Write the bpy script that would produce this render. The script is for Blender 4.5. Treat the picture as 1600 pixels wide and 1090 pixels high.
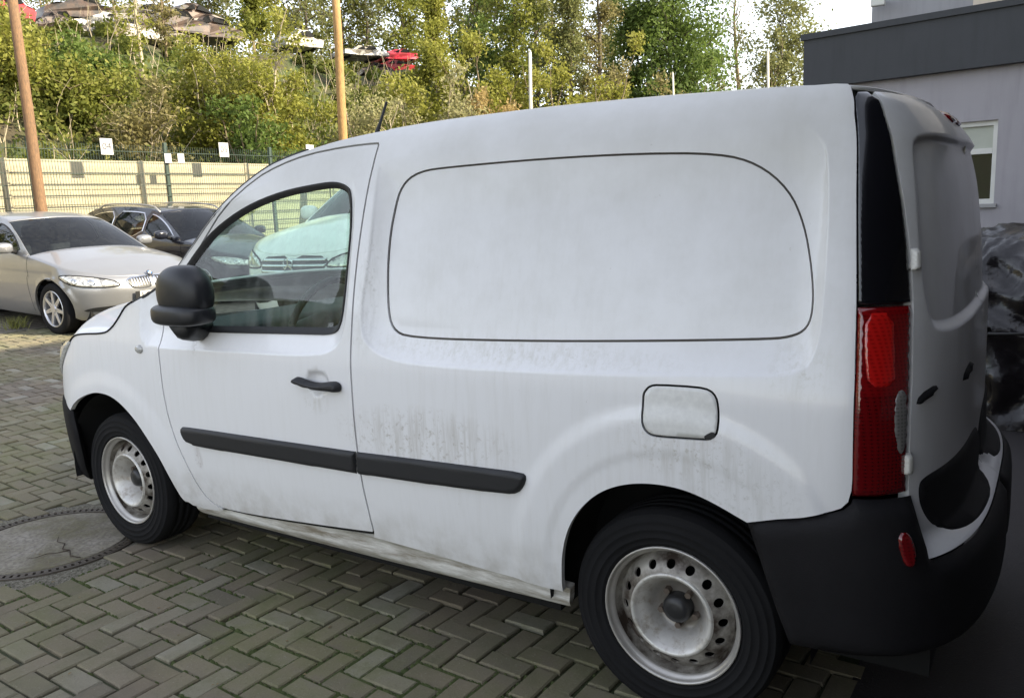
import bpy, bmesh, math, random
import numpy as np
from mathutils import Vector, Matrix, geometry
rng = np.random.default_rng(7)
random.seed(7)
for o in list(bpy.data.objects): bpy.data.objects.remove(o)
scene = bpy.context.scene
C = scene.collection

# ------------------------------------------------------------------ camera, sky, sun, exposure
CAM = (-0.8757, 2.9549, 1.5137)
YAW, PITCH, ROLL, FPX = -0.9883, 0.1723, -0.0418, 1295.3
f_ = Vector((math.cos(YAW)*math.cos(PITCH), math.sin(YAW)*math.cos(PITCH), -math.sin(PITCH)))
r0 = f_.cross(Vector((0, 0, 1))).normalized(); u0 = r0.cross(f_)
r_ = math.cos(ROLL)*r0 + math.sin(ROLL)*u0; u_ = -math.sin(ROLL)*r0 + math.cos(ROLL)*u0
cd = bpy.data.cameras.new('camera'); cam = bpy.data.objects.new('camera', cd); C.objects.link(cam)
cam.matrix_world = Matrix(((r_.x, u_.x, -f_.x, CAM[0]), (r_.y, u_.y, -f_.y, CAM[1]), (r_.z, u_.z, -f_.z, CAM[2]), (0, 0, 0, 1)))
cd.sensor_width = 36; cd.lens = 36*FPX/1600; cd.clip_end = 2000; cd.clip_start = .05
scene.camera = cam
SUN_EL = math.radians(30); SUN_AZ = Vector((-0.93, -0.37)).normalized()
w_ = bpy.data.worlds.new('World'); scene.world = w_; w_.use_nodes = True
nt = w_.node_tree; sky = nt.nodes.new('ShaderNodeTexSky'); sky.sky_type = 'NISHITA'; sky.sun_disc = False
sky.sun_elevation = SUN_EL; sky.sun_rotation = math.atan2(SUN_AZ.x, SUN_AZ.y); sky.air_density = 1.0; sky.dust_density = .6; sky.ozone_density = 1.0
hs = nt.nodes.new('ShaderNodeHueSaturation'); hs.inputs['Saturation'].default_value = .50; nt.links.new(sky.outputs[0], hs.inputs['Color'])
tn = nt.nodes.new('ShaderNodeMixRGB'); tn.blend_type = 'MULTIPLY'; tn.inputs[0].default_value = 1; tn.inputs[2].default_value = (1.06, 1.0, .95, 1); nt.links.new(hs.outputs[0], tn.inputs[1]); nt.links.new(tn.outputs[0], nt.nodes['Background'].inputs[0]); nt.nodes['Background'].inputs[1].default_value = 0.15
sl = bpy.data.lights.new('sun', 'SUN'); sl.energy = 3.5; sl.angle = math.radians(.5); sl.color = (1, .89, .68)
so = bpy.data.objects.new('sun', sl); C.objects.link(so)
sd = Vector((SUN_AZ.x*math.cos(SUN_EL), SUN_AZ.y*math.cos(SUN_EL), math.sin(SUN_EL)))
so.rotation_euler = sd.to_track_quat('Z', 'Y').to_euler(); so.location = sd*60
vs = scene.view_settings; vs.view_transform = 'Standard'; vs.look = 'None'; vs.gamma = 1; vs.exposure = 1.76; vs.use_curve_mapping = False
def at(px, py, d):
    """world point seen at photo pixel (px,py), d metres along the view axis: used to measure the place"""
    v = f_ + r_*((px-800)/FPX) + u_*((545-py)/FPX)
    return Vector(CAM) + v*d

# ------------------------------------------------------------------ materials
MATS = {}
def lin(c): return tuple(c)+(1,)
class NB:
    def __init__(s, name):
        s.m = bpy.data.materials.new(name); s.m.use_nodes = True; s.t = s.m.node_tree; s.n = s.t.nodes; s.p = s.n['Principled BSDF']; s.out = s.n['Material Output']
        MATS[name] = s.m
    def add(s, ty, **k):
        n = s.n.new('ShaderNode'+ty)
        for a, b in k.items():
            if a in n.inputs: n.inputs[a].default_value = b
            else: setattr(n, a, b)
        return n
    def l(s, a, b): s.t.links.new(a, b)
    def coord(s, kind='Object', scale=(1, 1, 1)):
        c = s.add('TexCoord'); m = s.add('Mapping'); m.inputs['Scale'].default_value = scale; s.l(c.outputs[kind], m.inputs[0]); return m.outputs[0]
    def wpos(s, scale=(1, 1, 1)):
        c = s.add('NewGeometry'); m = s.add('Mapping'); m.inputs['Scale'].default_value = scale; s.l(c.outputs['Position'], m.inputs[0]); return m.outputs[0]
    def noise(s, vec, scale, detail=4, rough=.55):
        n = s.add('TexNoise'); n.inputs['Scale'].default_value = scale; n.inputs['Detail'].default_value = detail; n.inputs['Roughness'].default_value = rough; s.l(vec, n.inputs['Vector']); return n.outputs[0]
    def ramp(s, f, *st):
        r = s.add('ValToRGB'); e = r.color_ramp.elements
        while len(e) < len(st): e.new(.5)
        for i, (p, c) in enumerate(st): e[i].position = p; e[i].color = (c if len(c) == 4 else tuple(c)+(1,))
        s.l(f, r.inputs[0]); return r.outputs[0]
    def mix(s, f, a, b, ty='MIX'):
        n = s.add('MixRGB'); n.blend_type = ty
        for i, v in ((0, f), (1, a), (2, b)):
            if hasattr(v, 'links'): s.l(v, n.inputs[i])
            else: n.inputs[i].default_value = v if i == 0 else (v if len(v) == 4 else tuple(v)+(1,))
        return n.outputs[0]
    def math(s, op, a, b=0):
        n = s.add('Math'); n.operation = op
        for i, v in ((0, a), (1, b)):
            if hasattr(v, 'links'): s.l(v, n.inputs[i])
            else: n.inputs[i].default_value = v
        return n.outputs[0]
    def bump(s, h, strength=.3, dist=.01):
        b = s.add('Bump'); b.inputs['Strength'].default_value = strength; b.inputs['Distance'].default_value = dist; s.l(h, b.inputs['Height']); s.l(b.outputs[0], s.p.inputs['Normal'])
    def set(s, **k):
        for a, v in k.items():
            a = a.replace('_', ' ')
            if hasattr(v, 'links'): s.l(v, s.p.inputs[a])
            else: s.p.inputs[a].default_value = (tuple(v)+(1,) if isinstance(v, tuple) and len(v) == 3 else v)
        return s
def simple(name, col, rough=.5, metal=0, var=.12, scale=6, bump=0, bscale=60, coat=0, spec=.5):
    b = NB(name); n = b.noise(b.coord('Object'), scale)
    b.set(Base_Color=b.mix(n, tuple(max(0, c*(1-var)) for c in col), tuple(min(1, c*(1+var)) for c in col)), Roughness=rough, Metallic=metal, Coat_Weight=coat)
    b.p.inputs['Specular IOR Level'].default_value = spec
    if bump: b.bump(b.noise(b.coord('Object'), bscale), bump, .004)
    return b.m
# white van paint: chalky, with grime in streaks and patches, greyer towards the top
b = NB('van_white'); oc = b.coord('Object'); st = b.coord('Object', (16, 16, 1.3)); big = b.noise(oc, 1.3, 6, .6); run = b.noise(st, 3.0, 5, .65); fine = b.noise(oc, 55, 4, .7); med = b.noise(oc, 8, 5, .65)
sx = b.add('SeparateXYZ'); b.l(oc, sx.inputs[0])
def rngmap(v, a, c):
    m = b.add('MapRange'); b.l(v, m.inputs[0]); m.inputs[1].default_value = a; m.inputs[2].default_value = c; return m.outputs[0]
def blob(x, z, rx, rz):
    dx = b.math('DIVIDE', b.math('SUBTRACT', sx.outputs[0], x), rx); dz = b.math('DIVIDE', b.math('SUBTRACT', sx.outputs[2], z), rz)
    return b.math('MAXIMUM', b.math('SUBTRACT', 1.0, b.math('ADD', b.math('MULTIPLY', dx, dx), b.math('MULTIPLY', dz, dz))), 0.0)
runr = b.ramp(run, (.45, (0, 0, 0)), (.75, (1, 1, 1))); medr = b.ramp(med, (.40, (0, 0, 0)), (.70, (1, 1, 1))); finr = b.ramp(fine, (.52, (0, 0, 0)), (.70, (1, 1, 1))); bigr = b.ramp(big, (.35, (0, 0, 0)), (.68, (1, 1, 1)))
col = b.mix(b.math('MULTIPLY', b.math('MULTIPLY', runr, bigr), .22), (.81, .81, .82), (.52, .50, .44))
upper_grey = b.math('MULTIPLY', rngmap(sx.outputs[2], 1.02, 1.70), b.math('ADD', .42, b.math('MULTIPLY', bigr, .36)))
col = b.mix(upper_grey, col, (.45, .445, .415)); col = b.mix(b.math('MULTIPLY', b.math('MULTIPLY', rngmap(sx.outputs[2], 1.0, 1.2), medr), .16), col, (.40, .39, .33))
lowd = b.math('MULTIPLY', rngmap(sx.outputs[2], .50, .26), b.math('ADD', .15, b.math('MULTIPLY', medr, .75))); col = b.mix(lowd, col, (.33, .30, .24))
for (x, z, rx, rz, k, c) in ((.85, .76, .42, .12, .75, (.36, .32, .26)), (2.07, .53, .03, .06, .9, (.16, .09, .05)), (-.05, .85, .20, .10, .6, (.42, .38, .30)), (-.20, .75, .22, .16, .5, (.45, .44, .40)), (1.10, 1.25, .05, .28, .55, (.40, .39, .36)), (2.02, 1.03, .035, .07, .8, (.25, .22, .18)), (1.33, .84, .08, .05, .5, (.40, .37, .30)), (.55, 1.07, .7, .05, .45, (.45, .43, .33)), (-.36, 1.08, .1, .1, .4, (.5, .48, .40))):
    col = b.mix(b.math('MULTIPLY', b.math('MULTIPLY', blob(x, z, rx, rz), b.math('MAXIMUM', finr, b.math('MULTIPLY', runr, .8))), k), col, c)
col = b.mix(b.math('MULTIPLY', b.ramp(fine, (.70, (0, 0, 0)), (.76, (1, 1, 1))), .30), col, (.30, .26, .2))
b.set(Base_Color=col, Roughness=b.ramp(bigr, (0, (.30, .30, .30)), (1, (.48, .48, .48))), Coat_Weight=.5, Coat_Roughness=.08); b.bump(b.noise(oc, 3, 2), .02, .01)
simple('black_plastic', (.014, .0145, .017), .55, bump=.12, bscale=260)
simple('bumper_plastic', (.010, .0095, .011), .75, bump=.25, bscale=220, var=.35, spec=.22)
simple('gloss_black', (.006, .006, .008), .16, coat=.5)
simple('rubber', (.011, .011, .012), .85, var=.4, bump=.25, bscale=90, spec=.2)
simple('seal', (.012, .012, .013), .6)
b = NB('steel_rim'); oc = b.coord('Object'); sq = b.add('SeparateXYZ'); b.l(oc, sq.inputs[0]); rad_ = b.math('SQRT', b.math('ADD', b.math('MULTIPLY', sq.outputs[0], sq.outputs[0]), b.math('MULTIPLY', sq.outputs[2], sq.outputs[2]))); nz = b.noise(oc, 26, 6, .7)
hubd = b.math('MULTIPLY', b.ramp(b.math('ADD', rad_, b.math('MULTIPLY', nz, .03)), (.075, (1, 1, 1)), (.115, (0, 0, 0))), .85); b.set(Base_Color=b.mix(hubd, b.mix(b.ramp(nz, (.48, (0, 0, 0)), (.74, (1, 1, 1))), (.66, .645, .61), (.30, .25, .19)), (.10, .085, .07)), Roughness=.36, Metallic=.35)
b = NB('rim_barrel'); oc = b.coord('Object'); b.set(Base_Color=b.mix(b.ramp(b.noise(oc, 9, 5, .65), (.38, (0, 0, 0)), (.6, (1, 1, 1))), (.40, .38, .34), (.06, .045, .035)), Roughness=.45, Metallic=.3)
simple('alloy', (.62, .62, .64), .28, .8, .08)
simple('hub_black', (.02, .02, .022), .4)
simple('groove_grey', (.11, .10, .09), .85); simple('dark_gap', (.004, .004, .004), .9)
simple('interior', (.05, .05, .055), .8, var=.3)
simple('interior_grey', (.13, .13, .14), .8)
simple('chrome', (.75, .75, .76), .12, 1, .03)
simple('paper', (.75, .74, .70), .8)
simple('silver_paint', (.30, .30, .305), .32, .55, .05, coat=.6)
simple('navy_paint', (.016, .018, .026), .25, .2, .1, coat=.7)
simple('white_paint', (.80, .80, .78), .3, 0, .04, coat=.6)
simple('black_paint', (.008, .007, .008), .2, 0, .2, coat=.8)
simple('grille_dark', (.03, .03, .03), .4, .3)
def lens(name, col, rough=.1, a=.0):
    b = NB(name); n = b.noise(b.coord('Object', (1, 1, 1)), 5, 2)
    wv = b.add('TexWave', bands_direction='Z'); wv.inputs['Scale'].default_value = 34; b.l(b.coord('Object'), wv.inputs[0]); w2 = b.add('TexWave', bands_direction='Y'); w2.inputs['Scale'].default_value = 40; b.l(b.coord('Object'), w2.inputs[0])
    b.set(Base_Color=b.mix(b.math('MULTIPLY', b.math('MULTIPLY', wv.outputs[1], w2.outputs[1]), .8), b.mix(n, tuple(c*.6 for c in col), col), tuple(c*.35 for c in col)), Roughness=rough, Coat_Weight=1.0, Coat_Roughness=.04)
    b.bump(wv.outputs[0], .04, .003)
lens('lens_red', (.22, .004, .006)); lens('lens_lower', (.16, .003, .005)); lens('lens_dark_red', (.20, .005, .008)); lens('lens_bright_red', (.60, .012, .010)); lens('lens_clear', (.62, .62, .60)); lens('lens_smoke', (.24, .23, .22)); lens('lens_amber', (.75, .55, .35))
def glass(name, tint, dust=.15):
    b = NB(name); b.n.remove(b.p); tr = b.add('BsdfTransparent'); tr.inputs[0].default_value = lin(tint); gl = b.add('BsdfGlossy'); gl.inputs['Roughness'].default_value = .015
    fr = b.add('Fresnel'); fr.inputs[0].default_value = 1.5; mx = b.add('MixShader')
    nz = b.ramp(b.noise(b.coord('Object', (9, 9, 1.5)), 2.2, 5, .6), (.35, (0, 0, 0)), (.8, (1, 1, 1)))
    df = b.add('BsdfDiffuse'); df.inputs[0].default_value = (.6, .62, .58, 1); m2 = b.add('MixShader'); b.l(b.math('MULTIPLY', nz, dust), m2.inputs[0])
    b.l(fr.outputs[0], mx.inputs[0]); b.l(tr.outputs[0], mx.inputs[1]); b.l(gl.outputs[0], mx.inputs[2]); b.l(mx.outputs[0], m2.inputs[1]); b.l(df.outputs[0], m2.inputs[2]); b.l(m2.outputs[0], b.out.inputs[0])
glass('glass_green', (.78, .93, .84)); glass('glass_car', (.42, .47, .48), .02)

b = NB('lamp_silver'); vz = b.noise(b.coord('Object'), 16, 3); b.set(Base_Color=b.ramp(vz, (.35, (.12, .12, .12)), (.5, (.72, .70, .64)), (.7, (.35, .34, .32))), Metallic=.6, Roughness=.2, Coat_Weight=1.0, Coat_Roughness=.03)
# ------------------------------------------------------------------ object helpers
def tag(o, label=None, cat=None, group=None, kind=None):
    for k, v in (('label', label), ('category', cat), ('group', group), ('kind', kind)):
        if v: o[k] = v
    return o
def empty(name, loc=(0, 0, 0), rz=0, label=None, cat=None, group=None):
    o = bpy.data.objects.new(name, None); C.objects.link(o); o.location = loc; o.rotation_euler = (0, 0, rz); o.empty_display_size = .2
    return tag(o, label, cat, group)
def link(name, me, mat, parent=None, smooth=False):
    o = bpy.data.objects.new(name, me); C.objects.link(o)
    if mat and not me.materials: me.materials.append(MATS[mat])
    if parent: o.parent = parent
    if smooth and len(me.polygons): me.polygons.foreach_set('use_smooth', np.ones(len(me.polygons), bool))
    return o
def mesh(name, V, F, mat, parent=None, smooth=False):
    me = bpy.data.meshes.new(name); me.from_pydata([tuple(map(float, v)) for v in V], [], [tuple(map(int, f)) for f in F]); me.update()
    return link(name, me, mat, parent, smooth)
def bmobj(name, bm, mat, parent=None, smooth=False):
    me = bpy.data.meshes.new(name); bmesh.ops.recalc_face_normals(bm, faces=bm.faces); bm.to_mesh(me); bm.free()
    return link(name, me, mat, parent, smooth)
def bbox(bm, lo, hi, bev=0, mtx=None):
    r = bmesh.ops.create_cube(bm, size=1); vs_ = r['verts']
    for v in vs_: v.co = Vector([lo[i]+(v.co[i]+.5)*(hi[i]-lo[i]) for i in range(3)])
    if bev:
        es = list({e for v in vs_ for e in v.link_edges}); r2 = bmesh.ops.bevel(bm, geom=es, offset=bev, segments=2, affect='EDGES', profile=.6)
        vs_ = list({v for f in r2['faces'] for v in f.verts} | {v for v in vs_ if v.is_valid})
    if mtx is not None:
        for v in vs_: v.co = mtx @ v.co
def box(name, lo, hi, mat, parent=None, bev=0, mtx=None):
    bm = bmesh.new(); bbox(bm, lo, hi, bev, mtx); return bmobj(name, bm, mat, parent)
def tube_data(pts, rad, n=8, cap=True):
    pts = [Vector(p) for p in pts]; V = []; F = []; prev = None
    for i, p in enumerate(pts):
        d = (pts[min(i+1, len(pts)-1)]-pts[max(i-1, 0)]).normalized()
        a = d.orthogonal().normalized() if prev is None else (prev-d*prev.dot(d)).normalized()
        prev = a; b_ = d.cross(a); r = rad[i] if hasattr(rad, '__len__') else rad
        for k in range(n):
            t = 2*math.pi*k/n; V.append(p+(a*math.cos(t)+b_*math.sin(t))*r)
    for i in range(len(pts)-1):
        for k in range(n): F.append((i*n+k, i*n+(k+1) % n, (i+1)*n+(k+1) % n, (i+1)*n+k))
    if cap: F.append(tuple(range(n-1, -1, -1))); F.append(tuple((len(pts)-1)*n+k for k in range(n)))
    return V, F
def tube(name, pts, rad, mat, parent=None, n=8):
    V, F = tube_data(pts, rad, n); return mesh(name, V, F, mat, parent, True)
def lathe(name, prof, mat, parent=None, n=48, axis='Y'):
    """prof: (radius, depth) pairs, turned about +Y"""
    V = []; F = []
    for r, d in prof:
        for k in range(n):
            t = 2*math.pi*k/n; V.append((r*math.cos(t), d, r*math.sin(t)))
    for i in range(len(prof)-1):
        for k in range(n): F.append((i*n+k, i*n+(k+1) % n, (i+1)*n+(k+1) % n, (i+1)*n+k))
    return mesh(name, V, F, mat, parent, True)
def pch(X, Y):
    X = np.array(X, float); Y = np.array(Y, float); h = np.diff(X); d = np.diff(Y)/h
    m = np.zeros(len(X)); m[0] = d[0]; m[-1] = d[-1]
    for i in range(1, len(X)-1): m[i] = 0 if d[i-1]*d[i] <= 0 else 2*d[i-1]*d[i]/(d[i-1]+d[i])
    def f(x):
        x = np.clip(np.asarray(x, float), X[0], X[-1]); i = np.clip(np.searchsorted(X, x)-1, 0, len(X)-2)
        t = (x-X[i])/h[i]; a = t*t
        return Y[i]*(1+2*t)*(1-t)**2+m[i]*h[i]*t*(1-t)**2+Y[i+1]*a*(3-2*t)+m[i+1]*h[i]*a*(t-1)
    return f
def plan_map(w, bar, xf, Lf, nf, AF, xr, Lr, nr, AR):
    """body skin: u runs along the plan outline (equal to x on the flank), v is the height"""
    def f(u, v, off=0.0):
        u, v = np.broadcast_arrays(np.asarray(u, float), np.asarray(v, float))
        W = w(v); x = np.clip(u, xr, xf); y = W*bar(x)+off
        pf = np.clip((u-xf)/AF, 0, 1)*np.pi/2; c, s = np.cos(pf), np.sin(pf); r = 1/(c**nf+np.abs(s)**nf)**(1/nf)
        xx = np.where(u > xf, xf+(Lf(v)+off)*r*s, x); yy = np.where(u > xf, y*r*c, y)
        pr = np.clip((xr-u)/AR, 0, 1)*np.pi/2; c, s = np.cos(pr), np.sin(pr); r = 1/(c**nr+np.abs(s)**nr)**(1/nr)
        xx = np.where(u < xr, xr-(Lr(v)+off)*r*s, xx); yy = np.where(u < xr, y*r*c, yy)
        return np.stack([xx, yy, v], -1)
    return f
def chaikin(P, it=2, closed=True):
    P = np.array(P, float)
    for _ in range(it):
        Q = np.roll(P, -1, 0) if closed else P[1:]; A = P if closed else P[:-1]
        N = np.empty((2*len(A), 2)); N[0::2] = .75*A+.25*Q; N[1::2] = .25*A+.75*Q
        P = N if closed else np.vstack([P[:1], N, P[-1:]])
    return P
def resample(P, step):
    out = []
    for a, b_ in zip(P, np.roll(P, -1, 0)):
        n = max(1, int(math.ceil(np.linalg.norm(b_-a)/step)))
        for k in range(n): out.append(a+(b_-a)*k/n)
    return np.array(out)
def inside(P, Q):
    x, y = Q[:, 0][:, None], Q[:, 1][:, None]; A = P; B = np.roll(P, -1, 0)
    c = ((A[:, 1] > y) != (B[:, 1] > y)) & (x < (B[:, 0]-A[:, 0])*(y-A[:, 1])/(B[:, 1]-A[:, 1]+1e-15)+A[:, 0])
    return c.sum(1) % 2 == 1
def edist(P, Q, closed=True):
    A = P if closed else P[:-1]; B = np.roll(P, -1, 0) if closed else P[1:]; out = np.full(len(Q), 1e9)
    for a, b_ in zip(A, B):
        d = b_-a; L = d@d
        if L < 1e-14: continue
        t = np.clip(((Q-a)@d)/L, 0, 1); out = np.minimum(out, ((Q-a-t[:, None]*d)**2).sum(1))
    return np.sqrt(out)
def sdist(P, Q):
    d = edist(P, Q); return np.where(inside(P, Q), d, -d)
def sm(t): t = np.clip(t, 0, 1); return t*t*(3-2*t)
def offset_poly(P, d):
    """shrink a closed outline by d (positive = inwards)"""
    P = np.array(P, float); a = np.roll(P, 1, 0); c = np.roll(P, -1, 0); t = c-a; n = np.stack([-t[:, 1], t[:, 0]], 1); n /= np.linalg.norm(n, axis=1)[:, None]+1e-12
    area = .5*np.sum(P[:, 0]*c[:, 1]-c[:, 0]*P[:, 1]); return P+n*d*(1 if area > 0 else -1)
def patch(name, mapf, outline, mat, parent=None, holes=(), step=.03, flange=.015, flip=False, mirror=False, extra=None, bstep=None):
    """trimmed panel: the (u,v) outline minus holes, triangulated, laid on the surface mapf, with its edge turned in by `flange`"""
    loops = [resample(np.array(outline, float), bstep or step)]+[resample(np.array(h, float), bstep or step) for h in holes]
    lo = loops[0].min(0); hi = loops[0].max(0)
    gx, gy = np.meshgrid(np.arange(lo[0]+step*.5, hi[0], step), np.arange(lo[1]+step*.5, hi[1], step)); gx[1::2] += step*.4
    G = np.stack([gx.ravel(), gy.ravel()], 1)
    if extra is not None: G = np.vstack([G, extra])
    if len(G):
        k = inside(loops[0], G) & (edist(loops[0], G) > step*.3)
        for h in loops[1:]: k &= ~inside(h, G) & (edist(h, G) > step*.3)
        G = G[k]
    pts = np.vstack(loops+[G]); E = []; o = 0
    for L in loops: E += [(o+i, o+(i+1) % len(L)) for i in range(len(L))]; o += len(L)
    vo, eo, fo, ov, oe, of = geometry.delaunay_2d_cdt([Vector(p) for p in pts], E, [], 0, 1e-6)
    Q = np.array([(v.x, v.y) for v in vo]); F = np.array([f for f in fo if len(f) == 3])
    cen = Q[F].mean(1); k = inside(loops[0], cen)
    for h in loops[1:]: k &= ~inside(h, cen)
    F = F[k]
    return lay(name, mapf, Q, F, loops, mat, parent, flange, flip, mirror)
def lay(name, mapf, Q, F, loops, mat, parent, flange, flip, mirror):
    h = 2e-3
    def pos_n(q):
        p = mapf(q[:, 0], q[:, 1]); du = mapf(q[:, 0]+h, q[:, 1])-mapf(q[:, 0]-h, q[:, 1]); dv = mapf(q[:, 0], q[:, 1]+h)-mapf(q[:, 0], q[:, 1]-h)
        n = np.cross(dv, du); n /= np.linalg.norm(n, axis=1)[:, None]+1e-12
        return p, (-n if flip else n)
    P, N = pos_n(Q)
    a = np.einsum('ij,ij->i', np.cross(P[F[:, 1]]-P[F[:, 0]], P[F[:, 2]]-P[F[:, 0]]), N[F].sum(1)) < 0
    F[a] = F[a][:, ::-1]
    V = [P]; NN = [N]; faces = [tuple(f) for f in F]; base = len(P)
    if flange:
        for L in loops:
            p, n = pos_n(L); t = np.roll(p, -1, 0)-np.roll(p, 1, 0); e = np.cross(t, n); e /= np.linalg.norm(e, axis=1)[:, None]+1e-12
            area = .5*np.sum(L[:, 0]*np.roll(L[:, 1], -1)-np.roll(L[:, 0], -1)*L[:, 1]); ctr = L.mean(0)
            q2 = p-n*flange; m = len(L); e2 = (e+n*.15)
            V += [p, q2]; NN += [e2, e]
            for i in range(m):
                j = (i+1) % m; faces.append((base+i, base+j, base+m+j, base+m+i))
            base += 2*m
    V = np.vstack(V); NN = np.vstack(NN)
    if mirror:
        V = V*[1, -1, 1]; NN = NN*[1, -1, 1]; faces = [f[::-1] for f in faces]
    me = bpy.data.meshes.new(name); me.from_pydata(V.tolist(), [], [tuple(map(int, f)) for f in faces]); me.update()
    # flange normals: point each along its own faces
    me.polygons.foreach_set('use_smooth', np.ones(len(me.polygons), bool))
    nf = len(F)
    if flange and len(me.polygons) > nf:
        fn = np.zeros((len(V), 3))
        for pg in list(me.polygons)[nf:]:
            for vi in pg.vertices: fn[vi] += pg.normal
        m_ = np.linalg.norm(fn, axis=1) > 0; NN[m_] = fn[m_]
    NN /= np.linalg.norm(NN, axis=1)[:, None]+1e-12
    me.normals_split_custom_set_from_vertices(NN.tolist())
    return link(name, me, mat, parent)
def pillow(base, outline, hgt, rad, floor=0.0):
    """surface raised by hgt over the outline with a rounded rim of width rad"""
    O = np.array(outline, float)
    def f(u, v):
        u, v = np.broadcast_arrays(np.asarray(u, float), np.asarray(v, float)); q = np.stack([u.ravel(), v.ravel()], 1)
        t = np.clip(sdist(O, q)/rad, 0, 1); off = floor+(hgt-floor)*np.sqrt(np.clip(1-(1-t)**2, 0, 1))
        return base(u, v, off.reshape(u.shape))
    return f
def crossgrid(name, edge, bx, bz, mat, parent, n=14, p=2.0, flip=False, smooth=True, thick=0):
    """full-width surface between an edge curve on the left (N x 3) and its mirror image, bulged by bx, bz in the middle"""
    E = np.array(edge, float); N = len(E); T = np.linspace(-1, 1, 2*n+1); bx = np.broadcast_to(bx, N); bz = np.broadcast_to(bz, N); V = []
    for i in range(N):
        k = 1-np.abs(T)**p
        V.append(np.stack([E[i, 0]+bx[i]*k, E[i, 1]*T, E[i, 2]+bz[i]*k], 1))
    V = np.vstack(V); m = 2*n+1; F = []
    for i in range(N-1):
        for k in range(m-1):
            f = (i*m+k, i*m+k+1, (i+1)*m+k+1, (i+1)*m+k); F.append(f[::-1] if flip else f)
    o = mesh(name, V, F, mat, parent, smooth)
    if thick:
        md = o.modifiers.new('thickness', 'SOLIDIFY'); md.thickness = thick; md.offset = -1
    return o
def curve_pts(P, n):
    """smooth open polyline through P with n points"""
    P = np.array(P, float); d = np.r_[0, np.cumsum(np.linalg.norm(np.diff(P, axis=0), axis=1))]
    t = np.linspace(0, d[-1], n); return np.stack([pch(d, P[:, k])(t) for k in range(P.shape[1])], 1)
def superell(name, c, r, e1, e2, mat, parent, nu=28, nv=18, fn=None):
    V = []; F = []
    pw = lambda a, e: math.copysign(abs(a)**e, a)
    for j in range(nv+1):
        ph = -math.pi/2+math.pi*j/nv
        for i in range(nu):
            th = 2*math.pi*i/nu
            p = Vector((r[0]*pw(math.cos(ph), e1)*pw(math.cos(th), e2), r[1]*pw(math.cos(ph), e1)*pw(math.sin(th), e2), r[2]*pw(math.sin(ph), e1)))
            if fn: p = fn(p)
            V.append(p+Vector(c))
    for j in range(nv):
        for i in range(nu): F.append((j*nu+i, j*nu+(i+1) % nu, (j+1)*nu+(i+1) % nu, (j+1)*nu+i))
    return mesh(name, V, F, mat, parent, True)
# ------------------------------------------------------------------ the ground's height
def gz(x, y=0):
    t = np.asarray(x, float)-3.6; return .05*np.where(t < 0, .25*np.exp(np.clip(t, -30, 0)*2.0)*0, t*t/(t+1.0001)*1.0)*(t > 0)
def gzf(x, y=0): return float(gz(x, y))

# ------------------------------------------------------------------ panel van
simple('flap_white', (.72, .72, .70), .4, 0, .18, 55)
simple('hinge_white', (.7, .69, .64), .45, 0, .15)
b = NB('sill_white'); oc = b.coord('Object', (1, 1, 9)); b.set(Base_Color=b.mix(b.ramp(b.noise(oc, 5, 6, .7), (.35, (0, 0, 0)), (.66, (1, 1, 1))), (.68, .67, .63), (.20, .17, .12)), Roughness=.5)
simple('mirror_black', (.012, .013, .016), .42, bump=.08, bscale=300)
simple('liner', (.010, .010, .011), .9)
simple('steel_edge', (.50, .48, .45), .35, .5, .25, 20)
simple('bolt', (.16, .13, .11), .5, .6)
S = pch([.15, .25, .32, .45, .6, .8, .97, 1.1, 1.3, 1.5, 1.65, 1.75, 1.80, 1.84], [.80, .845, .870, .890, .902, .905, .900, .880, .838, .785, .735, .690, .64, .57])
vbar = lambda x: 1-.010*((x-1.1)/1.7)**2
VLf = pch([.2, .28, .35, .6, .8, .95, 1.05, 1.2], [.62, .70, .73, .72, .67, .56, .42, .15])
VLr = pch([.2, .35, .6, .65, 1.2, 1.45, 1.62, 1.72, 1.80], [.36, .40, .39, .325, .315, .295, .262, .20, .08])
VAN = plan_map(S, vbar, 2.86, VLf, 2.3, 1.0, -.38, VLr, 3.2, .8)
VLrB = pch([.2, .35, .6, .68, .77], [.36, .40, .395, .37, .335])
VANB = plan_map(S, vbar, 2.86, VLf, 2.3, 1.0, -.38, VLrB, 3.2, .8)
GROOVE = chaikin([(.939, 1.636), (1.014, 1.593), (1.038, 1.508), (1.041, 1.359), (1.027, 1.189), (1.001, 1.112), (.92, 1.088), (.491, 1.100), (.072, 1.122), (-.246, 1.143), (-.326, 1.152), (-.368, 1.178), (-.378, 1.233), (-.366, 1.326), (-.337, 1.436), (-.29, 1.524), (-.207, 1.593), (-.1, 1.626), (.125, 1.641), (.441, 1.647), (.805, 1.643)])
SHELF = chaikin([(1.118, 1.72), (1.112, 1.576), (1.105, 1.359), (1.125, 1.185), (1.110, 1.078), (1.02, 1.022), (.84, 1.004), (.265, 1.020), (-.202, 1.048), (-.36, 1.062), (-.415, 1.13), (-.425, 1.25), (-.42, 1.5), (-.38, 1.66), (-.25, 1.72)])
DSHELF = chaikin([(2.40, .978), (2.24, .980), (1.64, .996), (1.35, 1.004), (1.23, 1.03), (1.185, 1.10), (1.18, 1.25), (1.19, 1.6), (1.27, 1.66), (1.45, 1.66), (1.8, 1.62), (2.1, 1.45), (2.4, 1.3)])
PRESS = chaikin([(-.715, 1.60), (-.74, 1.652), (-.99, 1.646), (-1.3, 1.646), (-1.3, 1.15), (-1.0, 1.150), (-.81, 1.149), (-.762, 1.186), (-.728, 1.35)])
def crease(t): t = np.clip(t+.02, 0, 1); return (1-(1-t)**2)*sm(t/.12)
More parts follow.
